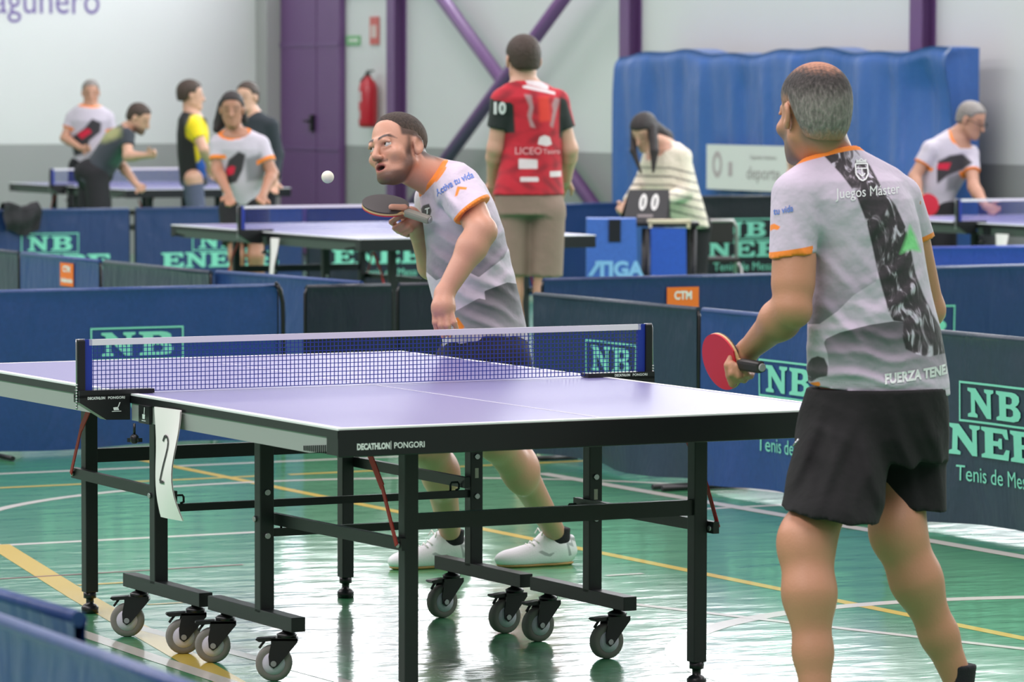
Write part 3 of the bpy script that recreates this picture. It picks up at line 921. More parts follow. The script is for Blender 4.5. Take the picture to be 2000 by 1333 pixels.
# black jacket thrown over the far barrier
mb = MB()
jp = on_y(40, 425, 19.17)
vs = []; fs = []
rj = random.Random(5)
for k in (0, 1):
    for j in range(9):
        for i in range(9):
            u = i / 8 - 0.5; t = j / 8
            wv = 0.02 * math.sin(u * 18 + t * 2) + 0.012 * math.sin(t * 9 + u * 5)
            z_ = 0.77 - (t * 0.21 + 0.02 * math.sin(u * 7 + 1)) * (1.0 if k == 0 else 0.8)
            vs.append((u * 0.27 * (1 + 0.12 * math.sin(t * 4)), (-0.035 - 0.02 * math.sin(t * 3) + wv) if k == 0 else (0.035 + wv), z_))
for k in (0, 1):
    for j in range(8):
        for i in range(8):
            a = k * 81 + j * 9 + i
            fs.append((a, a + 9, a + 10, a + 1) if k == 0 else (a, a + 1, a + 10, a + 9))
for i in range(8):
    fs.append((i, i + 1, 81 + i + 1, 81 + i))
mb.add(vs, fs, True)
jk = mb.build('jacket', mat('black_jacket_cloth', srgb(42, 42, 46), 0.9, bump=(25, 0.6)))
jk.location = (jp[0], 19.19, 0)
tag(jk, 'crumpled black jacket hung over far barrier at left', 'jacket')

# ---------------------------------------------------------------- bodies: smooth unions meshed to one skin
def V3(*a):
    return np.array(a, float)
def unit(v):
    v = np.asarray(v, float)
    return v / (np.linalg.norm(v) + 1e-12)
def smin(a, b, k):
    h = np.maximum(k - np.abs(a - b), 0.0) / k
    return np.minimum(a, b) - h * h * k * 0.25
def rc(a, b, r1, r2=None):
    """tapered limb from a to b"""
    a = np.asarray(a, float); b = np.asarray(b, float); r2 = r1 if r2 is None else r2
    ba = b - a; L2 = float(ba @ ba) + 1e-12
    def f(p):
        q = p - a
        t = np.clip((q @ ba) / L2, 0, 1)
        return np.linalg.norm(q - t[:, None] * ba, axis=1) - (r1 + (r2 - r1) * t)
    return f
def ell(c, r, R=None):
    c = np.asarray(c, float); r = np.asarray(r, float)
    def f(p):
        q = p - c
        if R is not None:
            q = q @ R.T                     # rows of R are the local axes
        k0 = np.linalg.norm(q / r, axis=1); k1 = np.linalg.norm(q / (r * r), axis=1) + 1e-9
        return k0 * (k0 - 1.0) / k1
    return f
def cut(f, c, n):
    """keep the side against n"""
    c = np.asarray(c, float); n = unit(n)
    return lambda p: np.maximum(f(p), (p - c) @ n)
def loft(stations, a1, a2, ax):
    """elliptical sections [(centre, r1, r2)] along ax; r1 along a1, r2 along a2"""
    ax = unit(ax); a1 = unit(a1); a2 = unit(a2)
    C = np.array([s[0] for s in stations]); s_ = C @ ax
    o = np.argsort(s_)
    s_ = s_[o]; C = C[o]; R1 = np.array([stations[i][1] for i in o]); R2 = np.array([stations[i][2] for i in o])
    c1 = C @ a1; c2 = C @ a2
    def f(p):
        s = p @ ax
        sc = np.clip(s, s_[0], s_[-1])
        r1 = np.interp(sc, s_, R1); r2 = np.interp(sc, s_, R2)
        x = p @ a1 - np.interp(sc, s_, c1); y = p @ a2 - np.interp(sc, s_, c2)
        k0 = np.sqrt((x / r1) ** 2 + (y / r2) ** 2)
        k1 = np.sqrt((x / r1 ** 2) ** 2 + (y / r2 ** 2) ** 2) + 1e-9
        d = np.where(k0 < 0.05, -np.minimum(r1, r2), k0 * (k0 - 1) / k1)
        e = np.maximum(s_[0] - s, s - s_[-1])
        return np.maximum(d, e)
    return f
class Blob:
    def __init__(self):
        self.items = []
    def add(self, f, k=0.02):
        self.items.append((f, k, 1)); return self
    def sub(self, f, k=0.01):
        self.items.append((f, k, -1)); return self
    def __call__(self, p):
        d = None
        for f, k, s in self.items:
            v = f(p)
            if d is None:
                d = v
            elif s > 0:
                d = smin(d, v, k)
            else:
                d = -smin(-d, v, k)
        return d
def near(blob, pts_lo, pts_hi, h, post=None):
    """surface-net mesh of a distance function inside a box, sampled sparsely"""
    B = 8
    lo = np.asarray(pts_lo, float); hi = np.asarray(pts_hi, float)
    nb = np.maximum(1, np.ceil((hi - lo) / (h * B)).astype(int))
    n = nb * B + 1
    V = np.ones(n, np.float32)
    g = [lo[i] + (np.arange(nb[i]) + 0.5) * B * h for i in range(3)]
    G = np.stack(np.meshgrid(*g, indexing='ij'), -1).reshape(-1, 3)
    items = blob.items if isinstance(blob, Blob) else [(blob, 0.0, 1)]
    parts = [f(G) for f, k, s in items]
    def fold_in(d, v, k, s):
        if s > 0:
            return smin(d, v, k) if k > 0 else np.minimum(d, v)
        return -smin(-d, v, k)
    dc = parts[0]
    for (f, k, s), v in zip(items[1:], parts[1:]):
        dc = fold_in(dc, v, k, s)
    dp = post(G, dc) if post else dc
    half = B * h * 0.5 * 1.7321
    sel = np.nonzero(np.abs(dp) < half * 1.25 + 0.012)[0]
    sgn = np.where(dp < 0, -1.0, 1.0).astype(np.float32).reshape(nb)
    V[:-1, :-1, :-1] = np.repeat(np.repeat(np.repeat(sgn, B, 0), B, 1), B, 2)
    loc = np.arange(B + 1)
    LX = np.stack(np.meshgrid(loc, loc, loc, indexing='ij'), -1).reshape(-1, 3)
    act = np.stack(np.unravel_index(sel, nb), 1)
    CH = 500
    for i in range(0, len(act), CH):
        ix = sel[i:i + CH]
        idx = (act[i:i + CH] * B)[:, None, :] + LX[None]
        pts = lo + idx * h
        d = np.full(idx.shape[:2], 9.0)
        for (f, k, s), v in zip(items, parts):
            if s > 0:
                m = v[ix] < np.maximum(dc[ix], 0) + 2.6 * half + k
            else:
                m = v[ix] < 1.3 * half + k
            if not m.any():
                continue
            q = f(pts[m].reshape(-1, 3)).reshape(-1, len(LX))
            d[m] = fold_in(d[m], q, k, s)
        if post:
            d = post(pts.reshape(-1, 3), d.reshape(-1)).reshape(d.shape)
        V[idx[..., 0].ravel(), idx[..., 1].ravel(), idx[..., 2].ravel()] = d.ravel()
    S = V < 0
    c8 = [(0, 0, 0), (1, 0, 0), (0, 1, 0), (1, 1, 0), (0, 0, 1), (1, 0, 1), (0, 1, 1), (1, 1, 1)]
    cnt = sum(S[x:S.shape[0] - 1 + x, y:S.shape[1] - 1 + y, z:S.shape[2] - 1 + z].astype(np.int8) for x, y, z in c8)
    cells = np.argwhere((cnt > 0) & (cnt < 8))
    cid = -np.ones(tuple(s - 1 for s in S.shape), np.int32)
    cid[cells[:, 0], cells[:, 1], cells[:, 2]] = np.arange(len(cells))
    val = np.stack([V[cells[:, 0] + x, cells[:, 1] + y, cells[:, 2] + z] for x, y, z in c8], 1)
    acc = np.zeros((len(cells), 3)); num = np.zeros(len(cells))
    for a in range(8):
        for b in range(a + 1, 8):
            da = np.array(c8[b]) - np.array(c8[a])
            if np.abs(da).sum() != 1:
                continue
            va, vb = val[:, a], val[:, b]
            m = (va < 0) != (vb < 0)
            t = np.where(m, va / (va - vb + 1e-20), 0)
            acc += np.where(m[:, None], np.array(c8[a]) + t[:, None] * da, 0)
            num += m
    verts = lo + (cells + acc / num[:, None]) * h
    quads = []
    for ax in range(3):
        sl0 = [slice(None)] * 3; sl1 = [slice(None)] * 3
        sl0[ax] = slice(0, -1); sl1[ax] = slice(1, None)
        e = S[tuple(sl0)] != S[tuple(sl1)]
        ed = np.argwhere(e)
        o1, o2 = (ax + 1) % 3, (ax + 2) % 3
        ok = (ed[:, o1] > 0) & (ed[:, o2] > 0) & (ed[:, o1] < S.shape[o1] - 1) & (ed[:, o2] < S.shape[o2] - 1)
        ed = ed[ok]
        def cidx(d1, d2):
            q = ed.copy(); q[:, o1] -= d1; q[:, o2] -= d2
            return cid[q[:, 0], q[:, 1], q[:, 2]]
        Q = np.stack([cidx(1, 1), cidx(0, 1), cidx(0, 0), cidx(1, 0)], 1)
        fl = S[ed[:, 0], ed[:, 1], ed[:, 2]]
        Q[~fl] = Q[~fl][:, ::-1]
        quads.append(Q)
    Q = np.concatenate(quads)
    Q = Q[(Q >= 0).all(1)]
    return verts, Q
def skin_mesh(name, blob, lo, hi, h, m, parent=None, attrs=None, post=None):
    v, q = near(blob, lo, hi, h, post)
    me = bpy.data.meshes.new(name)
    me.vertices.add(len(v)); me.vertices.foreach_set('co', v.astype(np.float32).ravel())
    me.loops.add(len(q) * 4); me.loops.foreach_set('vertex_index', q.astype(np.int32).ravel())
    me.polygons.add(len(q)); me.polygons.foreach_set('loop_start', np.arange(0, len(q) * 4, 4, dtype=np.int32))
    me.polygons.foreach_set('use_smooth', np.ones(len(q), bool))
    me.update(calc_edges=True)
    if attrs:
        for k, fn in attrs.items():
            a = me.attributes.new(k, 'FLOAT', 'POINT')
            a.data.foreach_set('value', np.asarray(fn(v), np.float32))
    me.materials.append(m)
    return link(name, me, parent)

def layered(name, base, layers, rough=0.7, bump=(60, 0.15), sheen=0.0, base_noise=0.05, lava=None, weave=0.0):
    """cloth or skin whose printed zones come from distance attributes: layers = [(attr, colour, softness)] ; softness<0 means the attribute is a 0..1 amount"""
    m = bpy.data.materials.new(name)
    nt, N, L, b = nodes_of(m)
    tc = N.new('ShaderNodeTexCoord')
    n = N.new('ShaderNodeTexNoise'); n.inputs['Scale'].default_value = 14; n.inputs['Detail'].default_value = 3
    L.new(tc.outputs['Object'], n.inputs['Vector'])
    mx = N.new('ShaderNodeMix'); mx.data_type = 'RGBA'
    mx.inputs['A'].default_value = tuple(x * (1 - base_noise) for x in base[:3]) + (1,); mx.inputs['B'].default_value = tuple(min(1, x * (1 + base_noise)) for x in base[:3]) + (1,)
    L.new(n.outputs['Fac'], mx.inputs['Factor'])
    cur = mx.outputs['Result']
    for attr, col, soft in layers:
        at = N.new('ShaderNodeAttribute'); at.attribute_name = attr
        if isinstance(soft, tuple):          # amount attribute cut off by a second, distance attribute
            a2 = N.new('ShaderNodeAttribute'); a2.attribute_name = soft[0]
            mr = N.new('ShaderNodeMapRange'); mr.inputs['From Min'].default_value = soft[1] / 2; mr.inputs['From Max'].default_value = -soft[1] / 2
            L.new(a2.outputs['Fac'], mr.inputs['Value'])
            mu = N.new('ShaderNodeMath'); mu.operation = 'MULTIPLY'
            L.new(at.outputs['Fac'], mu.inputs[0]); L.new(mr.outputs['Result'], mu.inputs[1]); fac = mu.outputs[0]
        elif soft > 0:
            mr = N.new('ShaderNodeMapRange'); mr.inputs['From Min'].default_value = soft / 2; mr.inputs['From Max'].default_value = -soft / 2
            L.new(at.outputs['Fac'], mr.inputs['Value']); fac = mr.outputs['Result']
        else:
            fac = at.outputs['Fac']
        x = N.new('ShaderNodeMix'); x.data_type = 'RGBA'
        if col == 'lava':
            mp = N.new('ShaderNodeMapping'); mp.inputs['Scale'].default_value = (1.0, 1.0, 0.42)
            L.new(tc.outputs['Object'], mp.inputs['Vector'])
            v = N.new('ShaderNodeTexNoise'); v.inputs['Scale'].default_value = 27; v.inputs['Detail'].default_value = 2.5; v.inputs['Distortion'].default_value = 1.6
            L.new(mp.outputs['Vector'], v.inputs['Vector'])
            cr = N.new('ShaderNodeValToRGB')
            e = cr.color_ramp.elements
            e[0].position = 0.0; e[0].color = srgb(40, 36, 42)
            e[1].position = 0.50; e[1].color = srgb(58, 52, 58)
            for pos, c in ((0.55, srgb(92, 84, 92)), (0.60, srgb(150, 142, 154)), (0.65, srgb(200, 194, 210)), (0.74, srgb(184, 176, 194))):
                q = e.new(pos); q.color = c
            L.new(v.outputs['Fac'], cr.inputs['Fac'])
            L.new(cr.outputs['Color'], x.inputs['B'])
        else:
            x.inputs['B'].default_value = col
        L.new(fac, x.inputs['Factor']); L.new(cur, x.inputs['A'])
        cur = x.outputs['Result']
    L.new(cur, b.inputs['Base Color'])
    b.inputs['Roughness'].default_value = rough
    b.inputs['Sheen Weight'].default_value = sheen
    if bump:
        n2 = N.new('ShaderNodeTexNoise'); n2.inputs['Scale'].default_value = bump[0]; n2.inputs['Detail'].default_value = 3
        L.new(tc.outputs['Object'], n2.inputs['Vector'])
        bp = N.new('ShaderNodeBump'); bp.inputs['Strength'].default_value = bump[1]; bp.inputs['Distance'].default_value = 0.006 if bump[0] > 50 else 0.02
        L.new(n2.outputs['Fac'], bp.inputs['Height']); L.new(bp.outputs['Normal'], b.inputs['Normal'])
    return m

def poly_sd(poly):
    """signed distance (negative inside) to a 2-D outline"""
    A = np.asarray(poly, float); Bp = np.roll(A, -1, 0)
    def f(q):
        d2 = np.full(len(q), 1e9); ins = np.zeros(len(q), bool)
        for a, b in zip(A, Bp):
            e = b - a; w = q - a
            t = np.clip((w @ e) / (e @ e + 1e-12), 0, 1)
            d2 = np.minimum(d2, ((w - t[:, None] * e) ** 2).sum(1))
            c = ((a[1] <= q[:, 1]) & (b[1] > q[:, 1])) | ((b[1] <= q[:, 1]) & (a[1] > q[:, 1]))
            with np.errstate(divide='ignore', invalid='ignore'):
                xi = a[0] + (q[:, 1] - a[1]) * e[0] / (e[1] if e[1] != 0 else 1e-12)
            ins ^= c & (q[:, 0] < xi)
        d = np.sqrt(d2)
        return np.where(ins, -d, d)
    return f
class Plane2:
    """front plane of a garment: metres across (u) and up (z) from an origin"""
    def __init__(self, d):
        self.d = d
        self.s = d / F_PX
    def to(self, pts):
        return [self.uv(*p) for p in pts]
    def uv(self, px, py):
        w = P(px, py, self.d)
        return (float((w - CAM) @ RV), float(w[2]))
    def of(self, v):
        dep = (v - CAM) @ FV
        k = self.d / dep
        return np.stack([((v - CAM) @ RV) * k, CAM[2] + (v[:, 2] - CAM[2]) * k], 1)
def front_only(v, c, n):
    return (v - c) @ n

# ---------------------------------------------------------------- head in its own frame: x side, y forward, z up, eye line at 0
class Head:
    def __init__(self, c, face, up, s=1.0):
        self.c = np.asarray(c, float); y = unit(face)
        z = np.asarray(up, float); z = unit(z - y * (z @ y)); x = np.cross(y, z)
        self.R = np.stack([x, y, z]); self.s = s
    def w(self, x, y, z):
        return self.c + (np.array([x, y, z]) * self.s) @ self.R
    def l(self, p):
        return ((p - self.c) @ self.R.T) / self.s
    def e(self, c, r):
        return ell(self.w(*c), np.asarray(r) * self.s, self.R)
    def t(self, a, b, r1, r2=None):
        return rc(self.w(*a), self.w(*b), r1 * self.s, (r1 if r2 is None else r2) * self.s)
    def blob(self, fine=True, jaw=1.0, mouth=0.0):
        B = Blob()
        B.add(self.e((0, -0.016, 0.036), (0.076, 0.098, 0.082)))
        B.add(self.e((0, 0.028, -0.030), (0.060, 0.061, 0.084)), 0.03)
        B.add(self.e((0, 0.044, -0.084), (0.038 * jaw, 0.044, 0.032)), 0.03)
        for s in (-1, 1):
            B.add(self.t((s * 0.053, 0.000, -0.056), (s * 0.018, 0.072, -0.104), 0.0155, 0.0125), 0.022)
        B.add(self.e((0, 0.079, -0.101), (0.020, 0.015, 0.016)), 0.018)
        if fine:
            for s in (-1, 1):
                B.add(self.e((s * 0.043, 0.062, -0.032), (0.022, 0.022, 0.020)), 0.02)
                B.sub(self.e((s * 0.031, 0.100, -0.004), (0.018, 0.018, 0.013)), 0.014)
                B.sub(self.e((s * 0.026, 0.100, -0.056), (0.012, 0.010, 0.022)), 0.012)
            B.add(self.t((-0.036, 0.080, 0.020), (-0.006, 0.088, 0.016), 0.009), 0.014)
            B.add(self.t((0.036, 0.080, 0.020), (0.006, 0.088, 0.016), 0.009), 0.014)
            B.add(self.t((0, 0.086, 0.010), (0, 0.111, -0.036), 0.0080, 0.0115), 0.012)
            for s in (-1, 1):
                B.add(self.e((s * 0.0115, 0.099, -0.040), (0.0085, 0.011, 0.008)), 0.006)
                # eyelids
                B.add(self.t((s * 0.018, 0.0865, 0.0075), (s * 0.032, 0.090, 0.0105), 0.0046), 0.006)
                B.add(self.t((s * 0.032, 0.090, 0.0105), (s * 0.046, 0.0815, 0.0055), 0.0046), 0.006)
                B.add(self.t((s * 0.020, 0.0845, -0.0105), (s * 0.044, 0.080, -0.0095), 0.0032), 0.006)
            B.add(self.e((0, 0.083, -0.070), (0.026, 0.012, 0.020)), 0.012)
            B.add(self.t((-0.020, 0.086, -0.0655), (0, 0.0955, -0.0625), 0.0050, 0.0058), 0.004)
            B.add(self.t((0.020, 0.086, -0.0655), (0, 0.0955, -0.0625), 0.0050, 0.0058), 0.004)
            B.add(self.t((-0.017, 0.0855, -0.0755 - mouth), (0.017, 0.0855, -0.0755 - mouth), 0.0060), 0.004)
            B.add(self.e((0, 0.0905, -0.0765 - mouth), (0.014, 0.006, 0.006)), 0.004)
            if mouth:
                B.sub(self.e((0, 0.094, -0.0695 - mouth / 2), (0.017, 0.017, 0.0035 + mouth / 2)), 0.003)
        else:
            B.add(self.t((0, 0.086, 0.008), (0, 0.108, -0.036), 0.009, 0.013), 0.014)
            for s in (-1, 1):
                B.sub(self.e((s * 0.031, 0.102, -0.002), (0.018, 0.016, 0.011)), 0.014)
            B.add(self.e((0, 0.086, -0.070), (0.020, 0.010, 0.012)), 0.008)
        for s in (-1, 1):
            E = Blob()
            a = 0.35
            Rl = np.array([[math.cos(a), -s * math.sin(a) * -1, 0], [-s * math.sin(a), math.cos(a), 0], [0, 0, 1]])
            ax = np.array([[math.cos(a), s * math.sin(a), 0], [-s * math.sin(a), math.cos(a), 0], [0, 0, 1]])
            Rw = ax @ self.R
            c = self.w(s * 0.081, -0.012, -0.006)
            E.add(ell(c, np.array([0.0080, 0.0185, 0.031]) * self.s, Rw))
            E.add(ell(self.w(s * 0.078, -0.004, -0.030), np.array([0.007, 0.010, 0.012]) * self.s, Rw), 0.008)
            if fine:
                E.sub(ell(self.w(s * 0.0895, -0.007, -0.006), np.array([0.0085, 0.0105, 0.018]) * self.s, Rw), 0.005)
            B.add(E, 0.006)
        return B
    def hair(self, thick=0.008, zl=None, grow=0.0, taper=0.0, th=0.05, nape=True):
        if zl is None:
            zl = [(-0.13, -0.055), (-0.06, -0.052), (-0.030, -0.030), (-0.022, 0.020), (0.012, 0.024), (0.024, 0.022), (0.040, 0.060), (0.072, 0.076), (0.09, 0.084)]
        ys = np.array([a for a, b in zl]); zs = np.array([b for a, b in zl])
        c = self.e((0, -0.016 - grow * 0.5, 0.036 + grow * 0.3), (0.076 + thick, 0.098 + thick + grow * 0.5, 0.082 + thick + grow))
        n = self.e((0, -0.045, -0.02), (0.060 + thick, 0.060 + thick, 0.075 + thick))
        def f(p):
            q = self.l(p)
            d = smin(c(p), n(p), 0.03) if nape else c(p)
            z0 = np.interp(q[:, 1], ys, zs)
            if taper:
                t = np.clip((q[:, 2] - z0) / th, 0, 1)
                d = d + taper * (1 - t) ** 1.5
                return np.maximum(d, (z0 - q[:, 2]) * 0.75 * self.s)
            return -smin(-d, -(z0 - q[:, 2]) * 0.75 * self.s, 0.012)
        return f

def hand(B, wrist, d, n, size=1.0, curl=0.5, side=1, spread=0.08):
    """open or half-curled hand: d towards the fingertips, n out of the palm, thumb to side*(d x n)"""
    d = unit(d); n = unit(np.asarray(n, float) - d * (np.asarray(n, float) @ d)); s = np.cross(d, n) * side
    w = np.asarray(wrist, float); z = size
    H = Blob()
    H.add(rc(w, w + d * 0.03 * z, 0.025 * z, 0.026 * z))
    H.add(ell(w + d * 0.060 * z, np.array([0.040, 0.042, 0.016]) * z, np.stack([s, d, n])), 0.02)
    for i, (o, L, r) in enumerate(((0.030, 0.074, 0.0092), (0.010, 0.082, 0.0095), (-0.011, 0.076, 0.0090), (-0.030, 0.060, 0.0080))):
        a = w + d * (0.088 - 0.006 * abs(i - 1)) * z + s * o * z
        dr = unit(d + s * (o * spread * 30 * 0.1))
        c1 = curl * 0.9; c2 = curl * 1.9
        p1 = a + (dr * math.cos(c1) + n * math.sin(c1)) * L * 0.5 * z
        p2 = p1 + (dr * math.cos(c2) + n * math.sin(c2)) * L * 0.5 * z
        fg = Blob(); fg.add(rc(a - dr * 0.02 * z, p1, (r + 0.001) * z, r * z)); fg.add(rc(p1, p2, r * z, (r - 0.0015) * z), 0.004)
        H.add(fg, 0.004)
    t0 = w + d * 0.030 * z + s * 0.026 * z
    t1 = t0 + (d * 0.55 + s * 0.75 + n * 0.35) * 0.036 * z
    t2 = t1 + (d * 0.90 + s * 0.25 + n * 0.35) * 0.032 * z
    th = Blob(); th.add(rc(t0, t1, 0.0135 * z, 0.0105 * z)); th.add(rc(t1, t2, 0.0105 * z, 0.0085 * z), 0.006)
    H.add(th, 0.012)
    B.add(H, 0.012)
    return B

def bounds(pts, pad):
    a = np.array(pts)
    return a.min(0) - pad, a.max(0) + pad

def skin_material(name, base, layers=(), rough=0.48):
    return layered(name, base, list(layers), rough, (160, 0.10), 0.0, 0.07)
SKIN = {'fair': srgb(206, 160, 138), 'tan': srgb(190, 142, 118), 'olive': srgb(170, 122, 98), 'pale': srgb(214, 174, 156)}

def shoe(parent, ankle, toe_dir, up_h=0.075, L=0.285, sc=1.0, lift=0.0, names=('white_shoe_upper',), M_UP=None, M_SOLE=None, accents=True):
    """low court shoe, sole on the floor at z=lift"""
    t = unit(V3(toe_dir[0], toe_dir[1], 0)); s = np.cross(t, UPV)
    a = V3(ankle[0], ankle[1], lift)
    heel = a - t * 0.062 * sc
    W = lambda x, y, z: heel + t * x * sc + s * y * sc + UPV * z * sc
    B = Blob()
    R = np.stack([t, s, UPV])
    B.add(ell(W(0.055, 0, 0.040), np.array([0.060, 0.037, 0.046]) * sc, R))
    B.add(ell(W(0.13, 0.0, 0.036), np.array([0.085, 0.041, 0.044]) * sc, R), 0.03)
    B.add(ell(W(0.215, 0.004, 0.026), np.array([0.074, 0.047, 0.036]) * sc, R), 0.03)
    B.add(rc(W(0.060, 0, 0.07), W(0.105, 0, 0.075), 0.040 * sc, 0.034 * sc), 0.025)
    B.add(rc(W(0.012, 0, 0.050), W(0.014, 0, 0.088), 0.020 * sc, 0.016 * sc), 0.02)
    B.add(rc(W(0.115, 0, 0.080), W(0.092, 0, 0.118), 0.026 * sc, 0.018 * sc), 0.015)
    B.sub(ell(W(0.055, 0, 0.125), np.array([0.046, 0.030, 0.045]) * sc, R), 0.012)
    up = lambda p: np.maximum(B(p), (lift + 0.010 * sc) - p[:, 2])
    lo, hi = bounds([W(-0.03, -0.07, 0), W(0.31, 0.07, 0.16)], 0.02)
    h = 0.0045
    dm = M_UP
    at = {}
    if accents:
        def zig(v):
            q = (v - heel) @ R.T / sc
            f = poly_sd([(-0.012, 0.075), (0.018, 0.085), (0.012, 0.062), (0.034, 0.070), (0.022, 0.035), (0.034, 0.032), (0.046, 0.082), (0.020, 0.076), (0.026, 0.096), (-0.012, 0.090)])(q[:, [0, 2]])
            g = poly_sd([(0.085, 0.050), (0.110, 0.044), (0.135, 0.056), (0.150, 0.052), (0.125, 0.038), (0.105, 0.034)])(q[:, [0, 2]])
            return np.minimum(f, g)
        at['zig'] = zig
    o = skin_mesh('shoe', up, lo, hi, h, dm, parent, at)
    S = Blob()
    S.add(ell(W(0.055, 0, 0.016), np.array([0.058, 0.036, 0.024]) * sc, R)); S.add(ell(W(0.13, 0, 0.016), np.array([0.085, 0.037, 0.024]) * sc, R), 0.02); S.add(ell(W(0.215, 0.004, 0.016), np.array([0.074, 0.047, 0.024]) * sc, R), 0.03)
    sl = lambda p: np.maximum(np.maximum(S(p), lift - p[:, 2]), p[:, 2] - (lift + 0.011 * sc))
    skin_mesh('sole', sl, lo, hi, h, M_SOLE, o)
    mb = MB()
    for k in range(5):
        x0 = 0.125 + k * 0.016; z0 = 0.098 - k * 0.008
        mb.tube([W(x0, -0.024, z0 - 0.010), W(x0 + 0.006, 0, z0 + 0.003), W(x0 + 0.002, 0.024, z0 - 0.010)], 0.0028 * sc, 6)
    mb.tube([W(0.118, 0, 0.105), W(0.124, -0.02, 0.122), W(0.130, -0.024, 0.104)], 0.0025 * sc, 6)
    mb.tube([W(0.118, 0, 0.105), W(0.126, 0.018, 0.126), W(0.134, 0.026, 0.108)], 0.0025 * sc, 6)
    ob = mb.build('laces', M_WHITE, o); ob['kind'] = 'stuff'
    return o

def paddle(center, face_n, handle_dir, label, front, back, size=1.0, group=None, grip=None):
    """bat: face_n is the normal of the `front` rubber, handle_dir from blade to handle end"""
    n = unit(face_n); y = unit(np.asarray(handle_dir, float) - n * (np.asarray(handle_dir, float) @ n)); x = np.cross(y, n)
    o = bpy.data.objects.new('table_tennis_paddle', None); COL.objects.link(o)
    Mx = Matrix(((x[0], y[0], n[0], center[0]), (x[1], y[1], n[1], center[1]), (x[2], y[2], n[2], center[2]), (0, 0, 0, 1)))
    o.matrix_world = Mx
    o.empty_display_size = 0.05
    out = []
    for i in range(40):
        a = 2 * PI * i / 40
        yy = 0.079 * math.sin(a); xx = 0.075 * math.cos(a)
        out.append((xx * size, yy * size))
    rub = []
    for i in range(41):
        a = math.radians(118 + 304 * i / 40)
        rub.append((0.0745 * math.cos(a) * size, 0.0785 * math.sin(a) * size))
    mb = MB(); mb.prism(out, 0.006, None, -0.003); mb.prism([(-0.015, 0.06), (0.015, 0.06), (0.013, 0.10), (-0.013, 0.10)][::1], 0.006, None, -0.003); mb.build('blade', mat('light_ply', srgb(214, 176, 130), 0.5), o)
    mb = MB(); mb.prism(rub, 0.0045, None, 0.003); mb.build('rubber', front, o)
    mb = MB(); mb.prism(rub, 0.0045, None, -0.0075); mb.build('rubber', back, o)
    mb = MB(); mb.rbox((0, 0.128 * size, 0), (0.029, 0.098, 0.024), 0.008); hd = mb.build('handle', grip or mat('dark_grip', srgb(38, 34, 34), 0.5), o)
    mb = MB(); mb.lathe([(0.011, 0), (0.009, 0.003)], (0, 0.177 * size, 0), (0, 1, 0), 16); mb.build('grip_cap', mat('grip_cap_grey', srgb(172, 166, 170), 0.5), hd)
    tag(o, label, 'paddle', group)
    return o
M_RUB_R = mat('red_rubber', srgb(206, 34, 56), 0.5)
M_RUB_B = mat('black_rubber', srgb(58, 52, 52), 0.5)
M_SHOE_W = layered('white_shoe_upper', srgb(232, 232, 236), [('zig', srgb(168, 172, 174), 0.003)], 0.6, (200, 0.15))
M_SOLE_G = mat('gum_sole', srgb(188, 148, 92), 0.6)
M_SOCK = mat('black_sock', srgb(28, 28, 34), 0.9, bump=(300, 0.3))
M_ORANGE = srgb(246, 136, 44)

# ---------------------------------------------------------------- the two players of the foreground table
def sil(rows, d, a1, a2, ratio, shrink=0.0):
    """rows [(y, xl, xr)] of an outline at depth d -> loft stations with r2 = ratio * r1"""
    c1 = float(unit(a1) @ RV); c2 = float(unit(a2) @ RV)
    out = []
    for row in rows:
        y, xl, xr = row[:3]
        dd = d + (row[3] if len(row) > 3 else 0.0)
        w = (xr - xl) / 2 * dd / F_PX - shrink
        r1 = w / math.sqrt(c1 * c1 + ratio * ratio * c2 * c2)
        out.append((P((xl + xr) / 2, y, dd), r1, r1 * ratio))
    return out
def folds(dirs):
    """gentle cloth folds: [(wave vector, amplitude, phase)]"""
    def f(p):
        d = np.zeros(len(p))
        for kv, amp, ph, c, rad in dirs:
            g = np.exp(-(((p - c) ** 2).sum(1)) / (rad * rad))
            w_ = p @ kv + ph + 0.9 * np.sin((p @ np.array([kv[2], kv[0], kv[1]])) * 0.35)
            d += 2.0 * amp * g * (np.sin(w_) + 0.35 * np.sin(2 * w_ + 0.6))
        return d
    return f
BVHS = {}
def text_on(surface, s, size, origin, ux, uz, m, parent, bold=0.0, name='shirt_lettering', off=0.003, squeeze=1.0, toward=None, arc=0.0):
    """lettering laid on a garment: flat text at origin is dropped onto the cloth along `toward`"""
    vs, fs = text_verts(s, size, bold, 3)
    bm = bmesh.new()
    bv = [bm.verts.new((x * squeeze, y, 0)) for x, y, _ in vs]
    for f in fs:
        try:
            bm.faces.new([bv[i] for i in f])
        except ValueError:
            pass
    bm.verts.index_update()
    co = [tuple(v.co) for v in bm.verts]; fa = [[v.index for v in f.verts] for f in bm.faces]
    bm.free()
    drop_on(surface, co, fa, origin, ux, uz, m, parent, name, off, toward, arc)
def drop_on(surface, co, fa, origin, ux, uz, m, parent, name, off=0.003, toward=None, arc=0.0):
    me = surface.data
    if me.name not in BVHS:
        BVHS[me.name] = BVHTree.FromPolygons([v.co for v in me.vertices], [tuple(p.vertices) for p in me.polygons])
    bvh = BVHS[me.name]
    ux = unit(ux); uz = unit(uz); tw = unit(toward if toward is not None else np.cross(uz, ux))
    out = []
    for x, y, _ in co:
        p = np.asarray(origin) + ux * x + uz * (y + arc * x * x)
        h = bvh.ray_cast(Vector(p - tw * 0.6), Vector(tw))
        out.append(tuple(np.array(h[0]) - tw * off) if h[0] is not None else None)
    good = [i for i, q in enumerate(out) if q is not None]
    mp = {i: k for k, i in enumerate(good)}
    mb = MB()
    mb.add([out[i] for i in good], [tuple(mp[i] for i in f) for f in fa if all(i in mp for i in f)])
    if len(mb.f) == 0:
        return None
    return mb.build(name, m, parent)
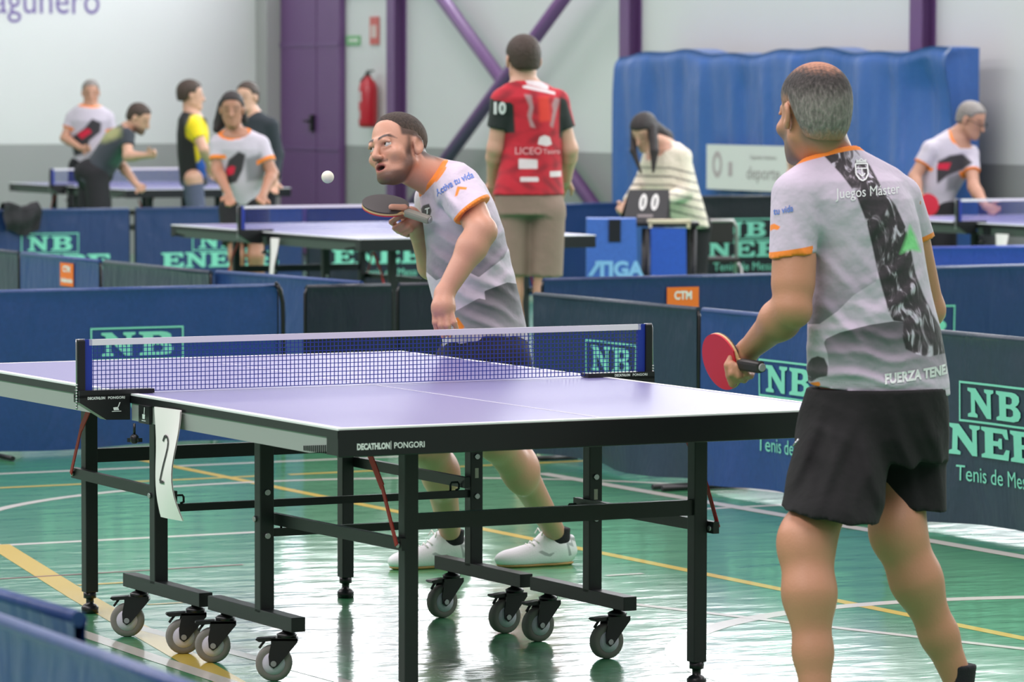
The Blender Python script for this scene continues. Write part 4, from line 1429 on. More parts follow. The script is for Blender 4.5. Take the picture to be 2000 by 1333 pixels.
def eyes(H, parent, gaze=(0, 1, 0), iris=srgb(70, 52, 40), r=0.0122):
    for s in (-1, 1):
        c = H.w(s * 0.031, 0.0755, 0.0005)
        g = unit(np.array(gaze) @ H.R)
        m = layered('eye_surface', srgb(226, 218, 212), [('iris', iris, 0.001), ('pupil', srgb(14, 12, 12), 0.001)], 0.15, None, 0, 0.01)
        rr = r * H.s
        f = ell(c, (rr, rr, rr))
        lo, hi = bounds([c], rr + 0.004)
        skin_mesh('eye', f, lo, hi, 0.0022, m, parent, {'iris': lambda v: np.linalg.norm(v - (c + g * rr), axis=1) - 0.0058 * H.s, 'pupil': lambda v: np.linalg.norm(v - (c + g * rr), axis=1) - 0.0028 * H.s})
def short_hair_material(name, dark, light, attr='grey', bald=None):
    m = layered(name, dark, [(attr, light, -1)], 0.75, None, 0.0, 0.25)
    nt, N, L, b = nodes_of(m)
    tc = N.new('ShaderNodeTexCoord')
    n2 = N.new('ShaderNodeTexNoise'); n2.inputs['Scale'].default_value = 150; n2.inputs['Detail'].default_value = 4
    mp = N.new('ShaderNodeMapping'); mp.inputs['Scale'].default_value = (1, 1, 0.35)
    L.new(tc.outputs['Object'], mp.inputs['Vector']); L.new(mp.outputs['Vector'], n2.inputs['Vector'])
    bp = N.new('ShaderNodeBump'); bp.inputs['Strength'].default_value = 0.8; bp.inputs['Distance'].default_value = 0.006
    L.new(n2.outputs['Fac'], bp.inputs['Height']); L.new(bp.outputs['Normal'], b.inputs['Normal'])
    # strands: fine light and dark mottling
    src = b.inputs['Base Color'].links[0].from_socket
    mx = N.new('ShaderNodeMix'); mx.data_type = 'RGBA'; mx.blend_type = 'MULTIPLY'; mx.inputs['Factor'].default_value = 0.75
    cr = N.new('ShaderNodeValToRGB'); cr.color_ramp.elements[0].position = 0.36; cr.color_ramp.elements[0].color = (0.35, 0.35, 0.35, 1); cr.color_ramp.elements[1].position = 0.66; cr.color_ramp.elements[1].color = (1, 1, 1, 1)
    L.new(n2.outputs['Fac'], cr.inputs['Fac']); L.new(src, mx.inputs['A']); L.new(cr.outputs['Color'], mx.inputs['B']); L.new(mx.outputs['Result'], b.inputs['Base Color'])
    if bald:
        at = N.new('ShaderNodeAttribute'); at.attribute_name = 'bald'
        m2 = N.new('ShaderNodeMix'); m2.data_type = 'RGBA'; m2.inputs['B'].default_value = bald
        L.new(at.outputs['Fac'], m2.inputs['Factor']); L.new(mx.outputs['Result'], m2.inputs['A']); L.new(m2.outputs['Result'], b.inputs['Base Color'])
    return m
def smooth01(x, a, b):
    t = np.clip((x - a) / (b - a), 0, 1)
    return t * t * (3 - 2 * t)

# ---- man at the near end, seen from behind
def near_man():
    D = 10.65
    ax1, ax2 = V3(1, 0, 0), V3(0, 1, 0)
    H = Head(P(1588, 222, 10.66), RV * -math.sin(math.radians(27)) + FV * math.cos(math.radians(27)) + UPV * -0.10, UPV + RV * 0.03, 1.045)
    shL, shR = P(1556, 398, 10.57), P(1764, 396, 10.76)
    elL, wrL = P(1547, 602, 10.50), P(1462, 684, 10.68)
    elR, wrR = P(1812, 606, 10.88), P(1745, 640, 11.10)
    hipL, hipR = P(1664, 830, 10.62), P(1766, 825, 10.74)
    knL, anL = P(1574, 1066, 10.38), on_z(1594, 1455, 0.0) + V3(0, 0, 0.10)
    knR = P(1752, 1045, 10.62); anR = on_z(1872, 1408, 0.0) + V3(0, 0, 0.10)
    neck_t, neck_b = H.w(0, -0.026, -0.045), P(1630, 330, 10.70)
    torso = [(300, 1606, 1660), (325, 1572, 1706), (352, 1552, 1756), (388, 1546, 1782), (430, 1562, 1796), (480, 1582, 1804), (530, 1584, 1812), (580, 1581, 1822), (640, 1576, 1838), (700, 1574, 1849), (745, 1577, 1856), (800, 1580, 1860)]
    B = H.blob(fine=True)
    B.add(rc(neck_t, neck_b, 0.058, 0.064), 0.03)
    B.add(loft(sil(torso, D, ax1, ax2, 0.60, 0.026), ax1, ax2, UPV), 0.04)
    B.add(rc(shL, elL, 0.047, 0.046), 0.03); B.add(rc(shL + (elL - shL) * 0.55, shL + (elL - shL) * 0.75, 0.050, 0.050), 0.03)
    fa = elL + (wrL - elL) * 0.28
    B.add(rc(elL, fa, 0.044, 0.048), 0.02); B.add(rc(fa, wrL, 0.047, 0.029), 0.03)
    B.add(ell(elL + RV * 0.012 - UPV * 0.012, (0.030, 0.030, 0.030)), 0.02)
    B.add(rc(shR, elR, 0.050, 0.043), 0.03); B.add(rc(elR, wrR, 0.043, 0.030), 0.02)
    for hp, kn, an, k1 in ((hipL, knL, anL, 1), (hipR, knR, anR, -1)):
        B.add(rc(hp, kn, 0.076, 0.064), 0.03)
        c1 = kn + (an - kn) * 0.30 - FV * 0.012
        B.add(rc(kn - UPV * -0.02, c1, 0.060, 0.0585), 0.05); B.add(rc(c1, kn + (an - kn) * 0.68, 0.0575, 0.045), 0.05); B.add(rc(kn + (an - kn) * 0.68, an, 0.046, 0.037), 0.03)
        B.add(rc(an, an - UPV * 0.06, 0.035, 0.030), 0.01)
    # left hand closed round the handle, index finger along the rubber
    hd = 10.70
    HB = Blob()
    HB.add(rc(wrL, P(1452, 700, hd), 0.028, 0.030)); HB.add(ell(P(1443, 707, hd), (0.030, 0.040, 0.038)), 0.02)
    fing = [[(1428, 700, hd - 0.03), (1421, 714, hd - 0.035), (1424, 733, hd - 0.03), (1430, 751, hd - 0.02)],
            [(1430, 712, hd - 0.045), (1430, 730, hd - 0.05), (1440, 742, hd - 0.03), (1450, 738, hd + 0.01)],
            [(1440, 716, hd - 0.05), (1443, 735, hd - 0.052), (1453, 742, hd - 0.025), (1461, 734, hd + 0.01)],
            [(1452, 714, hd - 0.045), (1457, 731, hd - 0.045), (1466, 735, hd - 0.02), (1470, 726, hd + 0.01)]]
    for k, ch in enumerate(fing):
        g = Blob(); pts = [P(*q) for q in ch]; r = (0.0098, 0.0100, 0.0096, 0.0086)[k]
        for i in range(3):
            g.add(rc(pts[i], pts[i + 1], r, r - 0.0006), 0.004)
        HB.add(g, 0.004)
    th = Blob(); pts = [P(1448, 690, hd + 0.03), P(1434, 699, hd + 0.045), P(1426, 712, hd + 0.045)]
    th.add(rc(pts[0], pts[1], 0.013, 0.011)); th.add(rc(pts[1], pts[2], 0.011, 0.009), 0.005)
    HB.add(th, 0.010)
    B.add(HB, 0.012)
    hand(B, wrR, unit(wrR - elR), -UPV, 1.0, 0.9, 1)
    lo, hi = bounds([H.w(0, 0, 0.14), H.w(0, 0.14, -0.04), H.w(0.1, -0.13, 0), anL, anR, P(1415, 720, 10.6), elR, wrR, wrR + V3(0, 0.2, 0), H.w(0, 0.13, 0), anL - FV * 0.12, anR + FV * 0.15, elR + RV * 0.1], 0.06)
    lo[2] = 0.03
    def stub(v):
        q = H.l(v)
        return np.clip(smooth01(-q[:, 2], 0.018, 0.052) * smooth01(q[:, 1], 0.004, 0.030) * (q[:, 2] > -0.14), 0, 1) * 0.75
    def nape(v):
        q = H.l(v)
        return np.clip(smooth01(q[:, 2], -0.100, -0.055) * smooth01(-q[:, 1], 0.02, 0.045) * (np.linalg.norm(q, axis=1) < 0.17) * (q[:, 2] < 0.09), 0, 1) * 0.8
    def arm_hair(v):
        a = elL; b = wrL; t = ((v - a) @ (b - a)) / ((b - a) @ (b - a))
        dd = np.linalg.norm(v - a - np.clip(t, 0, 1)[:, None] * (b - a), axis=1)
        return np.where((dd < 0.07) & (t > 0.05) & (t < 0.95), 0.22 * smooth01(-(v - a) @ UPV + 0.02, 0.0, 0.10), 0.0)
    body = skin_mesh('person', B, lo, hi, 0.005, skin_material('tanned_skin', srgb(194, 136, 108), [('stubble', srgb(112, 98, 90), -1), ('arm_hair', srgb(74, 50, 36), -1), ('nape', srgb(104, 92, 86), -1)]), None, {'stubble': stub, 'arm_hair': arm_hair, 'nape': nape})
    tag(body, 'man seen from behind in grey patterned shirt and black shorts holding red paddle', 'person')
    # hair: cropped, grey at the sides, bald on the crown
    hz = [(-0.13, -0.072), (-0.075, -0.072), (-0.045, -0.062), (-0.026, -0.010), (-0.018, 0.022), (0.012, 0.026), (0.030, 0.012), (0.040, 0.040), (0.060, 0.080), (0.09, 0.10)]
    hf = H.hair(0.007, hz, taper=0.008, th=0.055)
    hf = H.hair(0.006, hz, taper=0.0055, th=0.045)
    def hair_f(p):
        return hf(p) + 0.0012 * np.sin(p[:, 0] * 900) * np.sin(p[:, 1] * 870 + 1) * np.sin(p[:, 2] * 610)
    hys = np.array([a_ for a_, b_ in hz]); hzs = np.array([b_ for a_, b_ in hz])
    def wob(q):
        return 0.5 * np.sin(q[:, 0] * 210 + 3 * np.sin(q[:, 1] * 90)) * np.sin(q[:, 2] * 160 + q[:, 1] * 120) + 0.5 * np.sin(q[:, 0] * 430 + q[:, 2] * 300) * np.sin(q[:, 1] * 390)
    def bald(v):
        q = H.l(v)
        r = np.sqrt((q[:, 0] / 0.052) ** 2 + ((q[:, 1] + 0.015) / 0.085) ** 2) + 0.22 * wob(q)
        cr = (1 - smooth01(r, 0.55, 1.25)) * smooth01(q[:, 2], 0.07, 0.10)
        ed = 1 - smooth01(q[:, 2] - np.interp(q[:, 1], hys, hzs) + 0.006 * wob(q), 0.0, 0.030)
        return np.clip(np.maximum(cr, ed * 0.85), 0, 1) * 0.92
    def grey(v):
        q = H.l(v)
        return np.clip(1 - smooth01(q[:, 2] + 0.015 * wob(q), 0.005, 0.078) * smooth01(-q[:, 1], -0.10, 0.01), 0.06, 1)
    lo2, hi2 = bounds([H.c], 0.16)
    hm_ = short_hair_material('cropped_grey_hair', srgb(50, 43, 42), srgb(150, 140, 138), bald=srgb(188, 132, 106))
    skin_mesh('hair', hair_f, lo2, hi2, 0.0035, hm_, body, {'grey': grey, 'bald': bald})['label'] = 'cropped grey hair with bald crown'
    # shirt
    S = Blob()
    S.add(loft(sil(torso, D, ax1, ax2, 0.70, -0.002), ax1, ax2, UPV))
    S.add(rc(P(1618, 318, D), P(1576, 356, 10.60), 0.052, 0.050), 0.04); S.add(rc(P(1645, 316, D), P(1730, 362, 10.72), 0.050, 0.052), 0.04)
    slL = cut(rc(P(1557, 384, 10.57), P(1546, 520, 10.525), 0.066, 0.0575), P(1546, 500, 10.52), -UPV + RV * 0.16)
    slR = cut(rc(P(1756, 386, 10.76), P(1795, 500, 10.83), 0.058, 0.054), P(1788, 478, 10.8), -UPV + RV * 0.4)
    S.add(slL, 0.025); S.add(slR, 0.03)
    fd = folds([(RV * 60 + UPV * 62, 0.0035, 0.5, P(1640, 560, 10.45), 0.11), (RV * 75 + UPV * 45, 0.0032, 1.5, P(1600, 440, 10.45), 0.07), (UPV * 110 + RV * 12, 0.0030, 0.0, P(1700, 730, 10.45), 0.16),
                (RV * 70 + UPV * 80, 0.0028, 2.0, P(1660, 640, 10.45), 0.09), (RV * -55 + UPV * 70, 0.003, 0.4, P(1780, 560, 10.5), 0.10), (UPV * 95, 0.0024, 1.0, P(1620, 760, 10.5), 0.07), (RV * 65 - UPV * 50, 0.002, 0.3, P(1740, 430, 10.5), 0.10)])
    hem_c = P(1700, 770, 10.50); hem_n = -UPV - RV * 0.10 + FV * 0.03
    ncut_c = P(1628, 300, 10.66); ncut_n = UPV * 0.95 - RV * 0.26 + FV * 0.22
    def shirt(p, d):
        d = d + fd(p)
        d = np.maximum(d, (p - hem_c) @ unit(hem_n))
        nk = np.linalg.norm((p - neck_b) - np.outer((p - neck_b) @ unit(neck_t - neck_b), unit(neck_t - neck_b)), axis=1)
        d = np.maximum(d, np.where(nk < 0.16, (p - ncut_c) @ unit(ncut_n), -1.0))
        return d
    pl = Plane2(10.52)
    back = lambda v: np.where(((v - P(1700, 500, D)) @ V3(0.0, -1, 0)) > -0.035, 0.0, 0.2)
    lava = poly_sd(pl.to([(1605, 300), (1644, 342), (1671, 378), (1693, 436), (1704, 483), (1714, 530), (1722, 561), (1730, 588), (1736, 612), (1745, 627), (1765, 630), (1763, 660), (1769, 682), (1790, 692), (1812, 698), (1847, 690), (1853, 674), (1843, 651), (1823, 616), (1804, 577), (1788, 534), (1780, 491), (1769, 444), (1749, 401), (1722, 366), (1699, 323), (1667, 288), (1635, 280)]))
    p1 = poly_sd(pl.to([(1560, 634), (1601, 633), (1636, 608), (1667, 577), (1712, 549), (1716, 470), (1560, 440)]))
    p2 = poly_sd(pl.to([(1609, 670), (1614, 662), (1640, 650), (1699, 635), (1745, 628), (1800, 632), (1858, 655), (1870, 740), (1600, 748), (1619, 715), (1616, 690)]))
    spot = poly_sd(pl.to([(1570, 740), (1576, 712), (1585, 700), (1597, 696), (1610, 700), (1617, 716), (1616, 735), (1600, 738), (1585, 746)]))
    org = poly_sd(pl.to([(1582, 748), (1600, 746), (1603, 752), (1592, 762), (1584, 760)]))
    grn = poly_sd(pl.to([(1777, 440), (1788, 462), (1798, 492), (1778, 488), (1758, 496), (1768, 470)]))
    pan = poly_sd(pl.to([(1619, 700), (1628, 778), (1560, 790), (1560, 700)]))
    chev = poly_sd(pl.to([(1503, 440), (1512, 437), (1524, 443), (1520, 450), (1511, 448), (1504, 452)]))
    def grad1(v):
        q = pl.of(v); d = p1(q); z = q[:, 1]
        z0, z1 = pl.uv(0, 640)[1], pl.uv(0, 470)[1]
        return np.clip(1 - (z - z0) / (z1 - z0), 0, 1) ** 1.3 * (back(v) == 0) * 0.85
    def grad2(v):
        q = pl.of(v); d = p2(q); z = q[:, 1]
        z0, z1 = pl.uv(0, 745)[1], pl.uv(0, 645)[1]
        return np.clip((z - z0) / (z1 - z0), 0, 1) ** 0.8 * (back(v) == 0) * 0.9
    cL = P(1546, 500, 10.52); nL = unit(-UPV + RV * 0.16); cR = P(1788, 478, 10.8); nR = unit(-UPV + RV * 0.4)
    def hemband(v):
        u = (v - CAM) @ RV
        a = np.where((np.linalg.norm(v - cL, axis=1) < 0.09) & (u < pl.uv(1591, 0)[0]), np.abs((v - cL) @ nL + 0.002) - 0.0155, 1)
        b = np.where(np.linalg.norm(v - cR, axis=1) < 0.085, np.abs((v - cR) @ nR) - 0.014, 1)
        nk = np.linalg.norm(v - ncut_c, axis=1)
        c = np.where(nk < 0.13, -((v - ncut_c) @ unit(ncut_n)) - 0.014, 1)
        return np.minimum(np.minimum(a, b), c)
    def seam(v):
        return np.abs((v - hem_c) @ unit(hem_n) + 0.020) - 0.0012
    lo3, hi3 = bounds([P(1490, 360, 10.4), P(1870, 790, 11.0), P(1870, 280, 10.4), P(1490, 790, 11.0)], 0.10)
    M_S = layered('grey_volcano_shirt', srgb(200, 187, 206), [('grad1', srgb(84, 84, 96), ('gd1', 0.003)), ('grad2', srgb(70, 68, 74), ('gd2', 0.003)), ('lava', 'lava', 0.004), ('spot', srgb(72, 70, 74), 0.004), ('org', M_ORANGE, 0.003), ('grn', srgb(128, 214, 140), 0.010), ('hem', M_ORANGE, 0.002), ('seam', srgb(170, 166, 176), 0.002)], 0.75, (13, 0.5), 0.1, 0.03)
    sh = skin_mesh('t_shirt', S, lo3, hi3, 0.005, M_S, body, post=shirt, attrs={'gd1': lambda v: p1(pl.of(v)), 'gd2': lambda v: p2(pl.of(v)), 'grad1': grad1, 'grad2': grad2, 'lava': lambda v: lava(pl.of(v)) + back(v), 'spot': lambda v: spot(pl.of(v)) + back(v), 'org': lambda v: np.minimum(org(pl.of(v)), chev(pl.of(v))) + np.where((v - CAM) @ FV > 10.62, 0.2, 0), 'grn': lambda v: grn(pl.of(v)) + back(v), 'hem': hemband, 'seam': seam})
    sh['label'] = 'pale grey sports shirt with dark lava print and orange trim'
    tw = FV
    up = UPV
    text_on(sh, 'Juegos Máster', 0.036, P(1700, 384, 10.5), RV + UPV * 0.07, up, M_PRINT, sh, 0.0, squeeze=0.82, toward=tw)
    text_on(sh, 'FUERZA TENERIFE', 0.0335, P(1812, 742, 10.5), RV + UPV * 0.10, up, M_PRINT, sh, 0.0016, squeeze=0.80, toward=tw)
    text_on(sh, 'Activa tu vida', 0.024, P(1516, 423, 10.4), RV + UPV * 0.22, up, mat('blue_print', srgb(92, 124, 200), 0.6), sh, 0.0005, squeeze=0.75, toward=tw)
    crest = []
    mbc = MB()
    def ring(pts, w):
        A = np.array(pts)
        q = []
        for i in range(len(A) - 1):
            d = A[i + 1] - A[i]; n_ = np.array([-d[1], d[0]]) / np.linalg.norm(d) * w / 2
            mbc.add([tuple(A[i] + n_) + (0,), tuple(A[i] - n_) + (0,), tuple(A[i + 1] - n_) + (0,), tuple(A[i + 1] + n_) + (0,)], [(0, 1, 2, 3)])
    ring([(-0.016, 0.018), (0.016, 0.018), (0.016, -0.008), (0.008, -0.020), (0, -0.024), (-0.008, -0.020), (-0.016, -0.008), (-0.016, 0.018)], 0.004)
    ring([(-0.016, 0.006), (0.016, 0.006)], 0.003); ring([(0, 0.006), (0, -0.012)], 0.003); ring([(-0.008, -0.006), (0.0, -0.014), (0.008, -0.006)], 0.003)
    ring([(-0.014, 0.023), (0.014, 0.023)], 0.004); ring([(-0.014, 0.028), (-0.007, 0.024), (0, 0.030), (0.007, 0.024), (0.014, 0.028)], 0.003)
    drop_on(sh, mbc.v, mbc.f, P(1689, 335, 10.5), RV + UPV * 0.02, up, M_PRINT, sh, 'crest_print', 0.003, tw)
    # shorts
    G = Blob()
    G.add(loft(sil([(755, 1574, 1852), (800, 1560, 1856), (850, 1552, 1857), (900, 1560, 1853)], D, ax1, ax2, 0.80), ax1, ax2, UPV))
    gl = cut(rc(P(1652, 850, 10.58), P(1614, 1040, 10.40), 0.118, 0.126), P(1615, 1009, 10.40), -UPV - RV * 0.17 + FV * 0.02)
    gr = cut(rc(P(1772, 850, 10.72), P(1778, 1010, 10.66), 0.100, 0.092), P(1785, 996, 10.6), -UPV - RV * 0.12)
    G.add(gl, 0.03); G.add(gr, 0.02)
    fs = folds([(RV * 75 + UPV * 18, 0.0045, 0.3, P(1690, 930, 10.4), 0.13), (RV * 60 - UPV * 35, 0.004, 1.0, P(1590, 900, 10.4), 0.12), (RV * 80 + UPV * 20, 0.004, 0, P(1800, 900, 10.5), 0.12), (UPV * 85 + RV * 30, 0.003, 0, P(1600, 810, 10.4), 0.08)])
    top_c = P(1700, 756, D)
    shorts = lambda p, d: np.maximum(d + fs(p), p[:, 2] - top_c[2])
    lo4, hi4 = bounds([P(1500, 740, 10.4), P(1880, 1050, 11.0), P(1880, 740, 10.4), P(1500, 1050, 11)], 0.08)
    so = skin_mesh('shorts', G, lo4, hi4, 0.006, layered('black_shorts_cloth', srgb(14, 14, 16), [], 0.9, (12, 0.4), 0.0, 0.1), body, post=shorts)
    mb = MB(); mb.tube([P(1560, 858, 10.38), P(1549, 872, 10.38)], 0.003, 6); mb.build('zip_pull', M_STEEL, so)
    # feet
    for an, dr in ((anL, V3(-0.45, 0.9, 0)), (anR, V3(0.35, 0.95, 0))):
        mb = Blob(); mb.add(rc(an - UPV * 0.055, an + UPV * (0.06 if an is anR else -0.01), 0.034, 0.0475))
        f_ = cut(mb, an + UPV * (0.045 if an is anR else -0.02), UPV)
        l_, h_ = bounds([an], 0.11)
        skin_mesh('sock', f_, l_, h_, 0.005, M_SOCK, body)
        shoe(body, an, dr, M_UP=M_SHOE_W, M_SOLE=M_SOLE_G)
    # his bat
    c = P(1411, 706, 10.72)
    hdir = P(1478, 715, 10.60) - c
    nn = -FV * 0.80 - RV * 0.56 + UPV * -0.10
    nn = unit(-FV * 0.50 - RV * 0.83 - UPV * 0.25)
    paddle(c, nn, RV * 0.50 - FV * 0.85 - UPV * 0.04, 'red paddle held by man in black shorts', M_RUB_R, M_RUB_B)
    return body
near_man()

# ---- player at the far end, leaning to the ball
def far_player():
    D = 13.75
    f2 = unit(RV * -0.866 + FV * -0.5); s2 = unit(RV * 0.5 + FV * -0.866)
    ph = math.radians(42)
    H = Head(P(776, 291, 13.70), RV * -math.sin(ph) + FV * -math.cos(ph) + UPV * 0.10, UPV * 0.95 + (RV * -math.cos(ph) + FV * math.sin(ph)) * 0.28, 1.02)
    neck_t, neck_b = H.w(0, -0.03, -0.05), P(858, 352, 13.75)
    shL, shR = P(904, 374, 13.60), P(848, 392, 13.93)
    elL, wrL = P(940, 452, 13.42), P(868, 574, 13.36)
    elR, wrR = P(842, 520, 14.00), P(815, 452, 13.86)
    torso = [(320, 852, 906), (336, 838, 927), (360, 826, 946), (395, 822, 964), (440, 828, 980), (490, 834, 992), (540, 834, 1004), (600, 850, 1018), (640, 862, 1027), (690, 868, 1034)]
    hipR, hipL = P(915, 715, 13.86), P(970, 715, 13.66)
    knR, anR = P(836, 872, 13.80), on_z(881, 1108, 0) + V3(0, 0, 0.10)
    knL, anL = P(968, 862, 13.72), on_z(1088, 1104, 0) + V3(0, 0, 0.10)
    B = H.blob(fine=True, mouth=0.007)
    B.add(rc(neck_t, neck_b, 0.060, 0.066), 0.025)
    B.add(loft(sil(torso, D, s2, f2, 0.80, 0.012), s2, f2, UPV), 0.04)
    B.add(rc(shL, elL, 0.055, 0.046), 0.03)
    fa = elL + (wrL - elL) * 0.25
    B.add(rc(elL, fa, 0.044, 0.045), 0.02); B.add(rc(fa, wrL, 0.045, 0.030), 0.03)
    B.add(ell(elL + RV * 0.016, (0.026, 0.026, 0.030)), 0.025)
    B.add(rc(shR, elR, 0.05, 0.044), 0.03); B.add(rc(elR, wrR, 0.042, 0.028), 0.02)
    for hp, kn, an in ((hipL, knL, anL), (hipR, knR, anR)):
        B.add(rc(hp, kn, 0.088, 0.062), 0.03)
        c1 = kn + (an - kn) * 0.30 + RV * 0.016
        B.add(rc(kn, c1, 0.058, 0.058), 0.03); B.add(rc(c1, an, 0.056, 0.034), 0.03)
        B.add(ell(c1 + RV * 0.010, (0.048, 0.048, 0.085)), 0.03)
        B.add(rc(an, an - UPV * 0.06, 0.033, 0.030), 0.01)
    # hanging left hand
    HB = Blob()
    hd = 13.34
    HB.add(rc(wrL, P(866, 598, hd), 0.031, 0.036)); HB.add(ell(P(866, 604, hd), (0.036, 0.030, 0.036)), 0.02)
    for k, ch in enumerate(([(850, 606, hd), (850, 630, hd - 0.01), (855, 652, hd)], [(860, 612, hd - 0.015), (861, 636, hd - 0.025), (866, 657, hd - 0.01)], [(871, 614, hd - 0.02), (874, 636, hd - 0.03), (879, 656, hd - 0.01)], [(881, 612, hd - 0.015), (887, 630, hd - 0.025), (893, 646, hd - 0.01)], [(880, 596, hd + 0.01), (872, 622, hd + 0.045), (868, 642, hd + 0.05)])):
        g = Blob(); q = [P(*c) for c in ch]; r = (0.0100, 0.0104, 0.0102, 0.0092, 0.0115)[k]
        g.add(rc(q[0], q[1], r + 0.0012, r)); g.add(rc(q[1], q[2], r, r - 0.0015), 0.004)
        HB.add(g, 0.005)
    B.add(HB, 0.014)
    # right hand on the bat handle
    HB = Blob(); hd = 13.80
    HB.add(rc(wrR, P(806, 430, hd), 0.029, 0.031)); HB.add(ell(P(802, 424, hd + 0.01), (0.030, 0.030, 0.036)), 0.02)
    ch5 = ([(806, 418, hd - 0.02), (790, 406, hd - 0.115), (765, 405, hd - 0.135)], [(796, 420, hd - 0.01), (778, 424, hd - 0.035), (765, 434, hd - 0.02), (772, 440, hd + 0.01)],
           [(802, 430, hd - 0.01), (786, 438, hd - 0.04), (772, 446, hd - 0.03), (778, 452, hd)], [(806, 436, hd - 0.01), (797, 444, hd - 0.038), (781, 451, hd - 0.03), (786, 456, hd)],
           [(808, 442, hd - 0.005), (802, 450, hd - 0.03), (790, 457, hd - 0.022), (796, 460, hd)])
    for k, ch in enumerate(ch5):
        g = Blob(); q = [P(*c) for c in ch]; r = (0.0115, 0.0098, 0.0100, 0.0096, 0.0088)[k]
        for i in range(len(q) - 1):
            g.add(rc(q[i], q[i + 1], r, r - 0.0006), 0.004)
        HB.add(g, 0.005)
    B.add(HB, 0.014)
    lo, hi = bounds([H.w(0, 0, 0.14), H.w(0, 0.14, -0.04), H.w(0.1, -0.13, 0), anL, anR, elL, wrL, wrR, P(758, 420, 13.7), P(1030, 600, 13.9), P(900, 600, 14.05), P(900, 600, 13.3), anR - RV * 0.12], 0.07)
    lo[2] = 0.03
    def stub(v):
        q = H.l(v)
        jawl = smooth01(-q[:, 2], 0.030, 0.060) * smooth01(q[:, 1], -0.012, 0.016)
        side = smooth01(-q[:, 2], -0.010, 0.030) * smooth01(q[:, 1], 0.000, 0.012) * (1 - smooth01(q[:, 1], 0.022, 0.046))
        chin = smooth01(-q[:, 2], 0.078, 0.094)
        cheek = 1 - smooth01(q[:, 1], 0.030, 0.066) * (1 - chin)
        mo = np.exp(-((q[:, 2] + 0.052) / 0.0055) ** 2) * (np.abs(q[:, 0]) < 0.028) * (q[:, 1] > 0.07)
        s = np.maximum(np.maximum(jawl * cheek, side), mo * 0.9)
        return np.clip(s, 0, 1) * (q[:, 2] > -0.135) * 0.80
    def fade(v):
        q = H.l(v)
        a = smooth01(q[:, 2], np.interp(q[:, 1], [-0.1, -0.05, -0.03, 0.0, 0.04], [-0.065, -0.055, -0.02, 0.012, 0.02]), np.interp(q[:, 1], [-0.1, -0.05, -0.03, 0.0, 0.04], [-0.03, -0.03, 0.0, 0.028, 0.032])) * (1 - smooth01(q[:, 1], 0.036, 0.046))
        sb = np.exp(-((q[:, 1] - 0.016) / 0.010) ** 2) * smooth01(q[:, 2], -0.045, -0.03) * (q[:, 2] < 0.05)
        return np.clip(np.maximum(a * 0.92, sb * 0.65), 0, 1)
    def brow(v):
        q = H.l(v); x = np.abs(q[:, 0])
        d = poly_sd([(0.010, 0.0150), (0.026, 0.0215), (0.042, 0.0220), (0.055, 0.0150), (0.042, 0.0315), (0.026, 0.0325), (0.010, 0.0265)])(np.stack([x, q[:, 2]], 1))
        return d + np.where(q[:, 1] > 0.04, 0, 0.1)
    def lips(v):
        q = H.l(v)
        d = np.sqrt((q[:, 0] / 0.022) ** 2 + ((q[:, 2] + 0.0715) / 0.0145) ** 2) - 1
        return d * 0.012 + np.where(q[:, 1] > 0.078, 0, 0.1)
    def inner(v):
        q = H.l(v)
        d = np.sqrt((q[:, 0] / 0.016) ** 2 + ((q[:, 2] + 0.0725) / 0.0060) ** 2) - 1
        return d * 0.006 + np.where((q[:, 1] > 0.06) & (q[:, 1] < 0.0935), 0, 0.1)
    M_K = skin_material('fair_skin', srgb(202, 148, 124), [('stubble', srgb(62, 44, 38), -1), ('fade', srgb(62, 46, 38), -1), ('lips', srgb(160, 88, 80), 0.004), ('inner', srgb(48, 22, 22), 0.003), ('brow', srgb(44, 30, 24), 0.005)], 0.45)
    body = skin_mesh('person', B, lo, hi, 0.0042, M_K, None, {'stubble': stub, 'fade': fade, 'brow': brow, 'lips': lips, 'inner': inner})
    tag(body, 'bearded player in grey patterned shirt leaning left with black paddle behind net', 'person')
    eyes(H, body, (0.25, 0.95, 0.12))
    hz = [(-0.13, -0.030), (-0.085, -0.026), (-0.055, -0.010), (-0.034, 0.014), (-0.02, 0.034), (0.012, 0.040), (0.034, 0.044), (0.044, 0.060), (0.056, 0.080), (0.072, 0.090), (0.1, 0.096)]
    hf = H.hair(0.0045, hz, taper=0.0050, th=0.05, nape=False)
    lo2, hi2 = bounds([H.c], 0.16)
    skin_mesh('hair', hf, lo2, hi2, 0.0035, short_hair_material('cropped_brown_hair', srgb(66, 52, 44), srgb(92, 74, 62)), body, {'grey': lambda v: 1 - smooth01(H.l(v)[:, 2], 0.03, 0.07)})
    # shirt
    S = Blob()
    S.add(loft(sil(torso, D, s2, f2, 0.82, -0.003), s2, f2, UPV))
    S.add(rc(P(862, 350, 13.75), P(896, 366, 13.62), 0.060, 0.066), 0.04)
    S.add(rc(P(856, 360, 13.78), P(850, 388, 13.92), 0.055, 0.060), 0.04)
    cu_c = P(921, 411, 13.48); cu_n = unit(P(950, 448, 13.42) - P(896, 372, 13.60)) ; cu_n = unit(RV * 0.62 - UPV * 0.78 - FV * 0.18)
    S.add(cut(rc(P(894, 368, 13.62), P(932, 425, 13.46), 0.078, 0.066), cu_c, cu_n), 0.02)
    S.add(cut(rc(shR, shR + (elR - shR) * 0.6, 0.062, 0.058), shR + (elR - shR) * 0.5, elR - shR), 0.03)
